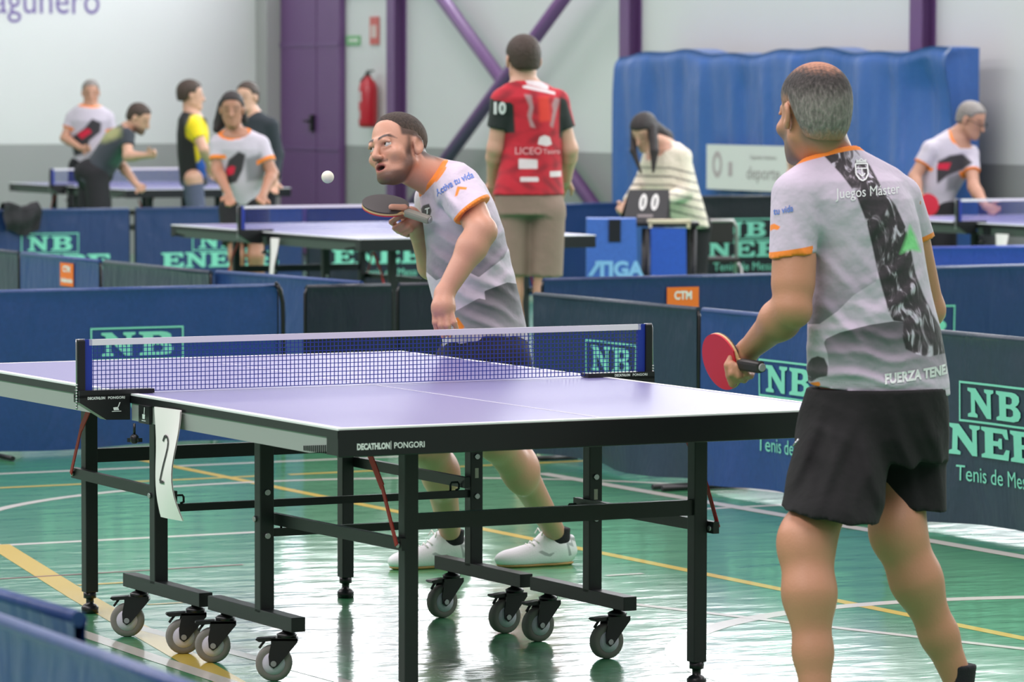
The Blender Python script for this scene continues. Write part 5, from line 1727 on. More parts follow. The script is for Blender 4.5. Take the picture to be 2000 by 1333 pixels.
    fd = folds([(RV * 50 + UPV * 85, 0.0045, 0.5, P(890, 510, 13.55), 0.13), (RV * 60 + UPV * 70, 0.004, 1.5, P(870, 560, 13.5), 0.10), (RV * 70 - UPV * 50, 0.004, 0.8, P(860, 350, 13.6), 0.08), (RV * 45 + UPV * 90, 0.004, 0.2, P(960, 600, 13.55), 0.12), (RV * -50 + UPV * 80, 0.003, 0.9, P(975, 480, 13.6), 0.10), (RV * 90 + UPV * 60, 0.003, 0.0, P(885, 405, 13.5), 0.06)])
    hem_c = P(950, 674, D); hem_n = -UPV + RV * 0.10
    ncut_c = P(843, 347, 13.68); ncut_n = unit(RV * -0.80 + UPV * 0.58 - FV * 0.10)
    def shirt(p, d):
        d = d + fd(p)
        d = np.maximum(d, (p - hem_c) @ unit(hem_n))
        nk = np.linalg.norm((p - neck_b) - np.outer((p - neck_b) @ unit(neck_t - neck_b), unit(neck_t - neck_b)), axis=1)
        return np.maximum(d, np.where(nk < 0.12, (p - ncut_c) @ ncut_n, -1.0))
    pl = Plane2(13.6)
    p1 = poly_sd(pl.to([(800, 534), (832, 531), (852, 548), (880, 536), (918, 533), (935, 542), (984, 504), (1000, 470), (980, 410), (900, 430), (820, 440)]))
    p2 = poly_sd(pl.to([(946, 569), (991, 552), (1020, 556), (1050, 640), (1040, 668), (880, 668), (884, 611), (935, 583), (948, 586)]))
    emb = poly_sd(pl.to([(818, 414), (826, 402), (838, 398), (843, 412), (838, 428), (822, 436)]))
    org = poly_sd(pl.to([(886, 624), (894, 620), (908, 640), (896, 648), (886, 646)]))
    chev = poly_sd(pl.to([(888, 384), (893, 364), (912, 366), (911, 371), (898, 370), (893, 384)]))
    side = lambda v: np.where(((v - P(920, 500, D)) @ FV) < 0.03, 0.0, 0.2)
    def grad1(v):
        q = pl.of(v); d = p1(q); z = q[:, 1]
        z0, z1 = pl.uv(0, 540)[1], pl.uv(0, 425)[1]
        return np.clip(1 - (z - z0) / (z1 - z0), 0, 1) ** 0.7 * 0.85
    def grad2(v):
        q = pl.of(v); d = p2(q); z = q[:, 1]
        z0, z1 = pl.uv(0, 660)[1], pl.uv(0, 560)[1]
        return (0.25 + 0.75 * np.clip((z - z0) / (z1 - z0), 0, 1)) * 0.92
    def hemband(v):
        a = np.where(np.linalg.norm(v - cu_c, axis=1) < 0.10, np.abs((v - cu_c) @ cu_n) - 0.012, 1)
        a = np.where((v - P(880, 420, 13.6)) @ RV < -0.01, 1, a)
        c = np.where(np.linalg.norm(v - ncut_c, axis=1) < 0.13, -((v - ncut_c) @ ncut_n) - 0.013, 1)
        return np.minimum(a, c)
    lo3, hi3 = bounds([P(800, 310, 13.4), P(1050, 700, 14.1), P(1050, 310, 13.4), P(800, 700, 14.1)], 0.08)
    M_S = layered('grey_volcano_shirt_front', srgb(206, 193, 210), [('grad1', srgb(96, 94, 104), ('gd1', 0.003)), ('grad2', srgb(66, 66, 70), ('gd2', 0.003)), ('emb', srgb(70, 68, 70), 0.004), ('org', M_ORANGE, 0.004), ('hem', M_ORANGE, 0.002)], 0.75, (13, 0.5), 0.1, 0.03)
    sh = skin_mesh('t_shirt', S, lo3, hi3, 0.006, M_S, body, post=shirt, attrs={'gd1': lambda v: p1(pl.of(v)), 'gd2': lambda v: p2(pl.of(v)), 'grad1': grad1, 'grad2': grad2, 'emb': lambda v: emb(pl.of(v)) + side(v), 'org': lambda v: np.minimum(org(pl.of(v)), chev(pl.of(v))) + side(v), 'hem': hemband})
    sh['label'] = 'pale grey sports shirt with dark gradient print and orange trim'
    text_on(sh, 'FUERZA TENERIFE', 0.034, P(1092, 640, 13.6), RV + UPV * 0.02, UPV, M_PRINT, sh, 0.0016, squeeze=0.80, toward=FV)
    text_on(sh, 'Activa tu vida', 0.030, P(888, 362, 13.5), RV + UPV * 0.52, UPV - RV * 0.35, mat('blue_print', srgb(92, 124, 200), 0.6), sh, 0.0006, squeeze=0.82, toward=FV, arc=-1.6)
    text_on(sh, 'T', 0.026, P(832, 421, 13.5), RV + UPV * 0.3, UPV, M_PRINT, sh, 0.001, toward=FV)
    G = Blob()
    G.add(loft(sil([(655, 866, 1032), (700, 866, 1036), (740, 868, 1036), (770, 880, 1026)], D, s2, f2, 0.9), s2, f2, UPV))
    for hp, kn in ((hipL, knL), (hipR, knR)):
        G.add(cut(rc(hp, kn, 0.115, 0.112), hp + (kn - hp) * 0.70, kn - hp), 0.03)
    skin_mesh('shorts', G, *bounds([P(830, 640, 13.5), P(1060, 860, 14.1), P(1060, 640, 13.5), P(830, 860, 14.1)], 0.1), 0.010, layered('navy_shorts_cloth', srgb(22, 24, 32), [], 0.85, (12, 0.4), 0.0, 0.1), body)
    for an in (anL, anR):
        sk_ = Blob(); sk_.add(rc(an - UPV * 0.055, an - UPV * 0.01, 0.032, 0.040)); sk_.add(rc(an - UPV * 0.01, an + UPV * 0.06, 0.0425, 0.048), 0.01)
        f_ = cut(sk_, an + UPV * 0.034, UPV + RV * 0.20)
        l_, h_ = bounds([an], 0.11)
        skin_mesh('sock', f_, l_, h_, 0.005, M_SOCK, body)
        shoe(body, an, RV * -0.91 + FV * -0.40, M_UP=M_SHOE_W, M_SOLE=M_SOLE_G, sc=1.0)
    c = P(753, 402, 13.72)
    paddle(c, UPV * 0.90 - FV * 0.36 + RV * 0.06, RV * 0.86 - FV * 0.42 - UPV * 0.50, 'black paddle held up by bearded player', M_RUB_B, M_RUB_R, grip=mat('grey_grip', srgb(140, 138, 128), 0.6))
    return body
far_player()

mb = MB()
bm_ = bmesh.new(); bmesh.ops.create_icosphere(bm_, subdivisions=4, radius=0.02)
me_ = bpy.data.meshes.new('ball'); bm_.to_mesh(me_); bm_.free()
me_.polygons.foreach_set('use_smooth', np.ones(len(me_.polygons), bool)); me_.materials.append(mat('ball_celluloid', srgb(232, 226, 210), 0.45))
ball = link('table_tennis_ball', me_); ball.location = P(640, 346, 13.3)
tag(ball, 'white table tennis ball in the air before purple door', 'ball')

# ---------------------------------------------------------------- people further back
def hair_mat(name, c):
    return mat(name, c, 0.6, noise=(60, 0.35), bump=(90, 0.6))
HAIRS = {'black': hair_mat('black_hair', srgb(36, 30, 30)), 'brown': hair_mat('brown_hair', srgb(62, 48, 40)), 'grey': hair_mat('grey_hair', srgb(134, 128, 124))}
def figure(label, d, head, face, J, rows, shirt_mat, skin, hair='brown', ratio=0.72, sleeve=0.55, lower=None, hem=0.9, g=1.0, s=1.0, h=0.011, attrs=None, zl=None, extra_hair=None, ax=None, up=None, shoes=True, shirt_name='t_shirt', beard=None, sl_r=0.062, thick=0.008, lower_name='shorts', lr=1.0):
    """J: joints (px, py, depth offset); rows: outline of the top garment (y, xl, xr)"""
    K = {k: P(v[0], v[1], d + (v[2] if len(v) > 2 else 0.0)) for k, v in J.items()}
    fd = RV * face[0] + FV * face[1] + UPV * face[2]
    H = Head(P(head[0], head[1], d + (head[2] if len(head) > 2 else 0.0)), fd, up if up is not None else UPV, s)
    a1 = K['shR'] - K['shL']; a1 = unit(a1 - UPV * a1[2])
    a2 = unit(np.cross(UPV, a1))
    B = H.blob(fine=False)
    B.add(rc(H.w(0, -0.02, -0.05), K['neck'], 0.052 * s, 0.058 * s), 0.025)
    if rows is not None:
        st = sil(rows, d, a1, a2, ratio)
        core = loft([(c, r1 * 0.84, r2 * 0.84) for c, r1, r2 in st], a1, a2, UPV)
        T_ = loft(st, a1, a2, UPV)
    else:
        hm = (K['hipL'] + K['hipR']) / 2; axv = unit(K['neck'] - hm); L_ = np.linalg.norm(K['neck'] - hm)
        b1 = unit((K['shR'] - K['shL']) - axv * ((K['shR'] - K['shL']) @ axv)); b2 = unit(np.cross(axv, b1))
        st = [(hm - axv * 0.07, 0.175 * g, 0.125 * g), (hm + axv * L_ * 0.3, 0.160 * g, 0.120 * g), (hm + axv * L_ * 0.72, 0.185 * g, 0.125 * g), (hm + axv * L_ * 0.9, 0.150 * g, 0.085 * g), (hm + axv * L_, 0.065, 0.06)]
        core = loft([(c, r1 * 0.84, r2 * 0.84) for c, r1, r2 in st], b1, b2, axv)
        T_ = loft(st, b1, b2, axv)
    B.add(core, 0.03)
    for S_ in 'LR':
        sh, el, wr = K['sh' + S_], K['el' + S_], K['wr' + S_]
        B.add(rc(sh, el, 0.048 * s, 0.041 * s), 0.025)
        m_ = el + (wr - el) * 0.28
        B.add(rc(el, m_, 0.041 * s, 0.042 * s), 0.02); B.add(rc(m_, wr, 0.041 * s, 0.027 * s), 0.02)
        hd = K.get('hd' + S_, wr + unit(wr - el) * 0.15)
        hand(B, wr, hd - wr, K['_n' + S_] - wr if '_n' + S_ in K else -FV + RV * 0.2, 1.0 * s, 0.55, 1 if S_ == 'L' else -1)
    for S_ in 'LR':
        if 'kn' + S_ in K:
            hp, kn, an = K['hip' + S_], K['kn' + S_], K['an' + S_]
            B.add(rc(hp, kn, 0.078 * g, 0.056 * g), 0.025)
            m_ = kn + (an - kn) * 0.3
            B.add(rc(kn, m_, 0.055 * g, 0.055 * g), 0.025); B.add(rc(m_, an, 0.054 * g, 0.036), 0.025)
            B.add(rc(an, an + V3(0, 0, -0.03) + unit(V3(fd[0], fd[1], 0)) * 0.08, 0.036, 0.03), 0.02)
    pts = [H.w(0, 0, 0.15), H.w(0, 0.14, 0), H.w(0.1, -0.14, 0), H.w(-0.1, 0, 0)] + list(K.values())
    for S_ in 'LR':
        pts.append(K['wr' + S_] + unit(K.get('hd' + S_, K['wr' + S_] * 2 - K['el' + S_]) - K['wr' + S_]) * 0.2)
    lo, hi = bounds(pts, 0.11)
    lo[2] = max(lo[2], 0.03)
    sk = skin_material('skin_%d' % len(bpy.data.materials), skin, [('beard', srgb(46, 36, 32), -1), ('browl', srgb(52, 40, 34), -1)])
    def beardf(v):
        q = H.l(v)
        if not beard:
            return np.zeros(len(v))
        return np.clip(smooth01(-q[:, 2], 0.045, 0.07) * smooth01(q[:, 1], -0.005, 0.02) * (q[:, 2] > -0.14) * (np.linalg.norm(q, axis=1) < 0.18), 0, 1) * beard
    def browf(v):
        q = H.l(v); x = np.abs(q[:, 0])
        b_ = np.exp(-((q[:, 2] - 0.024) / 0.005) ** 2) * (x > 0.012) * (x < 0.052) * (q[:, 1] > 0.04)
        e_ = np.exp(-((q[:, 2] + 0.001) / 0.006) ** 2 - ((x - 0.031) / 0.014) ** 2) * (q[:, 1] > 0.05)
        return np.clip(b_ * 0.8 + e_ * 0.9, 0, 1) * (np.linalg.norm(q, axis=1) < 0.16)
    body = skin_mesh('person', B, lo, hi, h * 0.85, sk, None, {'beard': beardf, 'browl': browf})
    tag(body, label, 'person')
    # hair
    if hair:
        hb = Blob(); hb.add(H.hair(thick, zl))
        if extra_hair:
            for e in extra_hair:
                hb.add(rc(P(e[0], e[1], d + e[2]), P(e[3], e[4], d + e[5]), e[6], e[7]), 0.012)
        hp_ = [H.c] + ([P(e[0], e[1], d + e[2]) for e in extra_hair] + [P(e[3], e[4], d + e[5]) for e in extra_hair] if extra_hair else [])
        l2, h2 = bounds(hp_, 0.17)
        skin_mesh('hair', hb, l2, h2, 0.007, HAIRS[hair], body)
    # top garment
    S = Blob(); S.add(T_)
    nk = K['neck']
    S.add(rc(nk - UPV * 0.05, K['shL'] - UPV * 0.0, 0.060, sl_r), 0.035); S.add(rc(nk - UPV * 0.05, K['shR'], 0.060, sl_r), 0.035)
    for S_ in 'LR':
        sh, el, wr = K['sh' + S_], K['el' + S_], K['wr' + S_]
        if sleeve <= 1:
            S.add(cut(rc(sh, el, sl_r, sl_r * 0.92), sh + (el - sh) * sleeve, el - sh), 0.02)
        else:
            S.add(rc(sh, el, sl_r, sl_r * 0.9), 0.02)
            S.add(cut(rc(el, wr, sl_r * 0.9, sl_r * 0.7), el + (wr - el) * (sleeve - 1), wr - el), 0.02)
    nd = unit(H.w(0, -0.02, -0.05) - nk)
    nd = unit(nd + unit(V3(fd[0], fd[1], 0)) * 0.45)
    nc = nk + nd * 0.006
    bot = min(p[0][2] for p in st) if rows is not None else None
    def sp(p, dd):
        w_ = p - nk
        return np.maximum(dd, np.where(np.linalg.norm(w_ - np.outer(w_ @ nd, nd), axis=1) < 0.13, (p - nc) @ nd, -1.0))
    l3, h3 = bounds([K['shL'], K['shR'], K['elL'], K['elR'], nk] + [q[0] for q in st] + ([K['wrL'], K['wrR']] if sleeve > 1 else []), 0.24)
    at = dict(attrs(K, H, st, nk, nd)) if attrs else None
    so = skin_mesh(shirt_name, S, l3, h3, h, shirt_mat, body, post=sp, attrs=at)
    # lower garment
    if lower:
        hm = (K['hipL'] + K['hipR']) / 2
        G = Blob(); G.add(ell(hm + UPV * 0.03, (0.165 * g, 0.165 * g, 0.13)))
        if rows is not None:
            G = Blob(); c0, q1, q2 = st[-1]
            G.add(loft([(c0 + UPV * 0.05, q1 * 0.90, q2 * 0.90), (c0 - UPV * 0.01, q1 * 0.95, q2 * 0.95), (hm - UPV * 0.02, q1 * 0.95, q2 * 0.95)], a1, a2, UPV))
        pl_ = [hm]
        for S_ in 'LR':
            if 'kn' + S_ in K:
                hp, kn, an = K['hip' + S_], K['kn' + S_], K['an' + S_]
                if hem <= 1:
                    G.add(cut(rc(hp, kn, 0.104 * g * lr, 0.095 * g * lr), hp + (kn - hp) * hem, kn - hp), 0.03)
                else:
                    G.add(rc(hp, kn, 0.098 * g * lr, 0.072 * g), 0.03); G.add(cut(rc(kn, an, 0.072 * g, 0.055 * g), kn + (an - kn) * 0.95, an - kn), 0.03)
                pl_ += [hp, kn] + ([an] if hem > 1 else [])
        l4, h4 = bounds(pl_, 0.24)
        skin_mesh(lower_name, G, l4, h4, h * 1.1, lower, body)
    if shoes:
        for S_ in 'LR':
            if 'an' + S_ in K:
                B2 = Blob(); t = unit(V3(fd[0], fd[1], 0)); a = K['an' + S_]; a = V3(a[0], a[1], 0.0)
                B2.add(rc(a + UPV * 0.05 - t * 0.04, a + UPV * 0.05 + t * 0.05, 0.048, 0.045)); B2.add(rc(a + UPV * 0.04 + t * 0.05, a + UPV * 0.035 + t * 0.16, 0.045, 0.036), 0.03)
                fsh = lambda p, dd: np.maximum(dd, 0.002 - p[:, 2])
                l5, h5 = bounds([a, a + t * 0.2], 0.13)
                skin_mesh('shoe', B2, l5, h5, 0.011, mat('pale_shoe', srgb(206, 206, 210), 0.6), body, post=fsh)
    return body, so, K, H

def fl_ank(px, d):
    return (px, 174.2 + (CAM[2] - 0.09) * F_PX / d, 0.0)
def pool(*parts):
    return lambda v: np.minimum.reduce([f(v) for f in parts])
def club_attrs(d, dark, red=None, grey=None):
    """orange trim, dark animal-like patch and red mark of the pale club shirts"""
    pl = Plane2(d)
    def mk(K, H, st, nk, nd):
        fr = lambda v: np.where((v - nk) @ unit(V3(*(H.R[1][:2]), 0)) > -0.06, 0.0, 0.3)
        cuff = lambda v: np.minimum(np.abs((v - (K['shL'] + (K['elL'] - K['shL']) * 0.55)) @ unit(K['elL'] - K['shL'])) - 0.013 + np.where(np.linalg.norm(v - (K['shL'] + (K['elL'] - K['shL']) * 0.55), axis=1) < 0.09, 0, 1),
                                    np.abs((v - (K['shR'] + (K['elR'] - K['shR']) * 0.55)) @ unit(K['elR'] - K['shR'])) - 0.013 + np.where(np.linalg.norm(v - (K['shR'] + (K['elR'] - K['shR']) * 0.55), axis=1) < 0.09, 0, 1))
        col = lambda v: np.where(np.linalg.norm(v - nk, axis=1) < 0.12, -((v - nk - nd * 0.006) @ nd) - 0.013, 1)
        dk = poly_sd(pl.to(dark)); rd = poly_sd(pl.to(red)) if red else None; gy = poly_sd(pl.to(grey)) if grey else None
        out = {'dk': lambda v: dk(pl.of(v)) + fr(v), 'hem': lambda v: np.minimum(cuff(v), col(v))}
        out['rd'] = (lambda v: rd(pl.of(v)) + fr(v)) if red else (lambda v: np.ones(len(v)))
        out['gy'] = (lambda v: gy(pl.of(v)) + fr(v)) if grey else (lambda v: np.ones(len(v)))
        return out
    return mk
M_CLUB = layered('club_shirt', srgb(194, 187, 199), [('gy', srgb(128, 128, 134), 0.03), ('dk', srgb(52, 50, 54), 0.015), ('rd', srgb(204, 30, 62), 0.012), ('hem', M_ORANGE, 0.006)], 0.8, (14, 0.3), 0.1, 0.04)
M_BLKSH = layered('dark_shorts_far', srgb(26, 27, 32), [], 0.85, (12, 0.3), 0.0, 0.08)

# tall man in red, seen from behind
M_REDS = layered('red_black_shirt', srgb(196, 30, 50), [('pat', srgb(120, 20, 34), -1), ('wing', srgb(176, 136, 140), 0.012), ('blk', srgb(26, 36, 34), 0.012), ('wht', srgb(226, 214, 218), 0.006), ('star', srgb(226, 60, 48), 0.02)], 0.75, (14, 0.3), 0.1, 0.10)
def red_attrs(K, H, st, nk, nd):
    pl = Plane2(21.8)
    bk = lambda v: np.where((v - nk) @ FV < 0.10, 0.0, 0.3)
    blk = lambda v: np.minimum(np.where(np.abs((v - K['shL'] - (K['elL'] - K['shL']) * 0.45) @ unit(K['elL'] - K['shL'])) < 0.12, poly_sd(pl.to([(940, 178), (985, 176), (1003, 205), (1006, 260), (940, 262)]))(pl.of(v)), 1), poly_sd(pl.to([(1094, 190), (1106, 194), (1130, 270), (1092, 270), (1092, 230)]))(pl.of(v)))
    wing = lambda v: np.minimum(poly_sd(pl.to([(1024, 184), (1038, 186), (1042, 210), (1038, 232), (1046, 250), (1036, 248), (1030, 225), (1034, 208)]))(pl.of(v)), poly_sd(pl.to([(1084, 190), (1094, 194), (1086, 222), (1080, 250), (1074, 246), (1080, 216), (1078, 204)]))(pl.of(v))) + bk(v)
    wht = lambda v: np.minimum.reduce([poly_sd(pl.to(q))(pl.of(v)) for q in ([(1013, 310), (1050, 312), (1050, 330), (1013, 330)], [(1074, 335), (1096, 334), (1096, 345), (1074, 346)], [(1016, 346), (1052, 346), (1052, 355), (1016, 355)], [(1050, 282), (1054, 268), (1064, 264), (1074, 268), (1078, 282), (1068, 286), (1060, 284)], [(1022, 152), (1040, 150), (1072, 168), (1070, 176), (1030, 164)], [(1020, 168), (1030, 166), (1085, 180), (1084, 185), (1022, 172)])]) + bk(v)
    star = lambda v: poly_sd(pl.to([(1052, 190), (1072, 188), (1076, 236), (1054, 238)]))(pl.of(v)) + bk(v)
    def pat(v):
        q = v * 38
        n = np.sin(q[:, 0] * 1.3 + 2 * np.sin(q[:, 2] * 0.9)) * np.sin(q[:, 2] * 1.1 + 1.7 * np.sin(q[:, 1] * 0.8 + q[:, 0] * 0.5))
        return np.clip(n * 0.6 + 0.15, 0, 0.7)
    return {'blk': blk, 'wing': wing, 'wht': wht, 'star': star, 'pat': pat}
rm, rs, RK, RH = figure('tall man in red and black shirt and beige shorts standing with back turned', 22.0, (1021, 117, 0.02), (-0.30, 0.95, -0.05),
       dict(neck=(1022, 168), shL=(984, 198, -0.04), shR=(1086, 200, 0.04), elL=(968, 290, -0.02), elR=(1112, 292, 0.05), wrL=(962, 350, 0.10), wrR=(1106, 348, 0.16), hdL=(968, 390, 0.16), hdR=(1090, 372, 0.25),
            hipL=(1002, 412), hipR=(1070, 412), knL=(998, 570), knR=(1066, 572), anL=fl_ank(1000, 22.0), anR=fl_ank(1066, 22.0)),
       [(148, 1002, 1046), (164, 985, 1070), (190, 974, 1092), (230, 984, 1098), (280, 984, 1098), (330, 974, 1098), (381, 962, 1102)], M_REDS, SKIN['fair'], 'brown', 0.70, 0.58,
       layered('beige_shorts', srgb(146, 124, 112), [], 0.85, (14, 0.35), 0.0, 0.06), 0.80, 1.12, 1.08, 0.009, red_attrs, sl_r=0.068, lr=0.80)
text_on(rs, 'LICEO', 0.052, P(1032, 302, 21.8), RV, UPV, mat('pale_red_print', srgb(226, 150, 156), 0.6), rs, 0.001, squeeze=1.0, toward=FV)
text_on(rs, 'Taoro', 0.036, P(1078, 301, 21.8), RV, UPV, mat('pale_red_print', srgb(226, 150, 156), 0.6), rs, 0.001, squeeze=1.0, toward=FV)
text_on(rs, '10', 0.082, P(974, 222, 21.8), RV, UPV, M_PRINT, rs, 0.004, squeeze=0.9, toward=FV, off=0.006)

# woman at the scoring desk
M_KNIT = layered('cream_striped_knit', srgb(224, 214, 196), [('stripe', srgb(96, 88, 82), 0.010)], 0.95, (40, 0.5), 0.3, 0.05)
def knit_attrs(K, H, st, nk, nd):
    def stripe(v):
        u = v[:, 2] + 0.25 * np.maximum(0, ((v - nk) @ RV) - 0.03)
        ph = np.mod(u, 0.056)
        s_ = np.abs(ph - 0.028) - 0.006
        return np.where((u < nk[2] - 0.13), s_, 1.0)
    return {'stripe': stripe}
figure('woman with long dark hair and cream striped jumper leaning over scoring desk', 28.0, (1258, 258, -0.05), (-0.45, -0.62, -0.50),
       dict(neck=(1300, 284), shL=(1272, 308, 0.12), shR=(1334, 306, -0.12), elL=(1254, 356, 0.05), elR=(1338, 376, -0.18), wrL=(1222, 402, -0.18), wrR=(1292, 392, -0.36), hdL=(1203, 420, -0.28), hdR=(1270, 392, -0.45),
            hipL=(1330, 440, 0.05), hipR=(1362, 440, 0.0), knL=(1330, 545, -0.02), knR=(1360, 545, -0.02), anL=fl_ank(1336, 28.0), anR=fl_ank(1362, 28.0)),
       [(278, 1284, 1326), (292, 1264, 1344), (320, 1252, 1352), (360, 1250, 1362), (400, 1264, 1374), (445, 1298, 1386)], M_KNIT, SKIN['fair'], 'black', 0.75, 1.85, layered('black_trousers', srgb(26, 26, 30), [], 0.85, (14, 0.3)), 1.5, 0.95, 0.97, 0.010, knit_attrs,
       zl=[(-0.13, -0.10), (-0.05, -0.10), (0.0, -0.03), (0.02, 0.03), (0.05, 0.055), (0.08, 0.065)], shirt_name='jumper', lower_name='trousers', thick=0.014, shoes=True, sl_r=0.056,
       extra_hair=[(1275, 250, 0.0, 1300, 268, 0.06, 0.055, 0.05), (1300, 268, 0.06, 1312, 284, 0.02, 0.05, 0.03), (1274, 250, -0.10, 1278, 295, -0.19, 0.034, 0.030), (1278, 295, -0.19, 1276, 336, -0.22, 0.030, 0.010), (1238, 256, -0.02, 1237, 295, -0.10, 0.024, 0.022), (1237, 295, -0.10, 1252, 338, -0.16, 0.022, 0.009)])

# man in glasses at the right-hand table
gm, gs, GK, GH = figure('grey-haired man in glasses and pale club shirt bending beside right table', 28.95, (1898, 234, -0.05), (0.72, -0.45, -0.38),
       dict(neck=(1866, 266), shL=(1818, 292, -0.05), shR=(1894, 302, -0.02), elL=(1786, 346, -0.08), elR=(1902, 366, -0.16), wrL=(1796, 388, -0.20), wrR=(1926, 404, -0.30), hdL=(1806, 402, -0.26), hdR=(1946, 414, -0.36),
            hipL=(1808, 412), hipR=(1840, 412), knL=(1806, 520, -0.1), knR=(1842, 520, -0.1), anL=fl_ank(1800, 28.95), anR=fl_ank(1850, 28.95)),
       [(254, 1848, 1886), (270, 1824, 1902), (300, 1810, 1904), (340, 1802, 1892), (380, 1790, 1868), (412, 1784, 1860)], M_CLUB, SKIN['tan'], 'grey', 0.72, 0.55, M_BLKSH, 0.9, 1.0, 1.0, 0.010,
       club_attrs(28.85, [(1788, 332), (1800, 322), (1830, 316), (1855, 304), (1880, 300), (1900, 318), (1880, 332), (1850, 344), (1815, 372), (1790, 378)], [(1816, 320), (1858, 318), (1852, 332), (1822, 330)], [(1850, 345), (1885, 332), (1868, 372), (1848, 374)]))
mb = MB()
for sx in (-1, 1):
    ring_ = [GH.w(sx * 0.033 + 0.021 * math.cos(a), 0.099, -0.002 + 0.017 * math.sin(a)) for a in [2 * PI * i / 16 for i in range(17)]]
    mb.tube(ring_, 0.0022, 5, False)
    mb.tube([GH.w(sx * 0.054, 0.096, 0.004), GH.w(sx * 0.080, 0.0, 0.006)], 0.002, 5)
mb.tube([GH.w(-0.012, 0.101, 0), GH.w(0.012, 0.101, 0)], 0.002, 5)
gg = mb.build('spectacles', M_BLACKP, gm)
paddle(P(1812, 400, 28.60), -FV + RV * 0.2, -RV * 0.75 + UPV * 0.65, 'red paddle held low by man in glasses', M_RUB_R, M_RUB_B, group=None)

# far left group
figure('grey-haired man in pale club shirt standing at far left', 38.9, (177, 181, 0), (0.15, -1, -0.12),
       dict(neck=(176, 206), shL=(142, 230, 0), shR=(210, 230, 0), elL=(126, 270, -0.05), elR=(222, 274, 0), wrL=(158, 290, -0.25), wrR=(200, 292, -0.2), hdL=(175, 290, -0.3), hipL=(155, 326), hipR=(192, 326), knL=(150, 424, -0.1), knR=(195, 424, -0.1), anL=fl_ank(150, 38.6), anR=fl_ank(196, 38.6)),
       [(201, 160, 192), (212, 142, 208), (235, 132, 218), (270, 138, 212), (300, 142, 208), (330, 142, 206)], M_CLUB, SKIN['tan'], 'grey', 0.7, 0.55, M_BLKSH, 0.85, 1.0, 0.97, 0.013,
       club_attrs(38.5, [(140, 268), (165, 250), (180, 232), (198, 240), (196, 258), (175, 275), (165, 300), (145, 306)], [(150, 262), (172, 250), (180, 258), (160, 272)]))
M_DARKS = layered('dark_teal_shirt', srgb(52, 58, 68), [('yel', srgb(150, 152, 104), 0.05), ('grn', srgb(62, 96, 88), 0.06)], 0.8, (14, 0.3), 0.1, 0.08)
def dark_attrs(K, H, st, nk, nd):
    pl = Plane2(34.2)
    return {'yel': lambda v: poly_sd(pl.to([(190, 262), (215, 245), (236, 250), (236, 266), (206, 278), (188, 276)]))(pl.of(v)), 'grn': lambda v: poly_sd(pl.to([(215, 320), (236, 285), (244, 300), (236, 330)]))(pl.of(v))}
figure('bearded man in dark shirt bending forward with arm stretched out at far left', 34.3, (272, 231, -0.05), (0.82, -0.25, -0.45),
       dict(neck=(250, 250), shL=(240, 262, 0.14), shR=(248, 264, -0.14), elL=(236, 322, 0.10), elR=(250, 306, -0.22), wrL=(268, 362, -0.1), wrR=(286, 304, -0.35), hdL=(290, 376, -0.2), hdR=(318, 297, -0.45), hipL=(178, 346, 0.12), hipR=(188, 346, -0.08), knL=(172, 420, 0.05), knR=(196, 424, -0.15), anL=fl_ank(168, 34.3), anR=fl_ank(192, 34.3)),
       None, M_DARKS, SKIN['fair'], 'brown', 0.7, 0.5, M_BLKSH, 0.9, 1.0, 0.98, 0.013, dark_attrs, beard=0.8)
M_YEL = layered('black_yellow_shirt', srgb(30, 32, 34), [('yel', srgb(232, 208, 20), 0.02), ('blu', srgb(36, 92, 190), 0.02)], 0.8, (14, 0.3), 0.1, 0.06)
def yel_attrs(K, H, st, nk, nd):
    pl = Plane2(34.3)
    return {'yel': lambda v: np.minimum(poly_sd(pl.to([(372, 226), (390, 222), (408, 250), (416, 275), (392, 288), (364, 268), (362, 250)]))(pl.of(v)), poly_sd(pl.to([(380, 284), (394, 284), (390, 318), (384, 318)]))(pl.of(v))), 'blu': lambda v: poly_sd(pl.to([(384, 320), (396, 308), (410, 318), (398, 350), (390, 350)]))(pl.of(v))}
figure('man in black and yellow shirt standing in profile near end wall', 34.5, (374, 186, 0), (0.98, 0.15, -0.06),
       dict(neck=(372, 222), shL=(368, 244, 0.18), shR=(378, 244, -0.18), elL=(376, 295, 0.25), elR=(398, 292, -0.24), wrL=(398, 318, 0.1), wrR=(408, 322, -0.12), hipL=(374, 350, 0.09), hipR=(378, 350, -0.09), knL=(385, 440, 0.08), knR=(388, 440, -0.08), anL=fl_ank(380, 34.5), anR=fl_ank(392, 34.5)),
       [(216, 358, 390), (232, 348, 404), (262, 345, 408), (300, 346, 406), (340, 350, 402), (362, 352, 406)], M_YEL, SKIN['fair'], 'brown', 1.15, 0.55, layered('grey_blue_jeans', srgb(88, 92, 118), [], 0.9, (14, 0.3)), 1.5, 1.0, 1.0, 0.013, yel_attrs, lower_name='trousers', thick=0.014, lr=0.78)
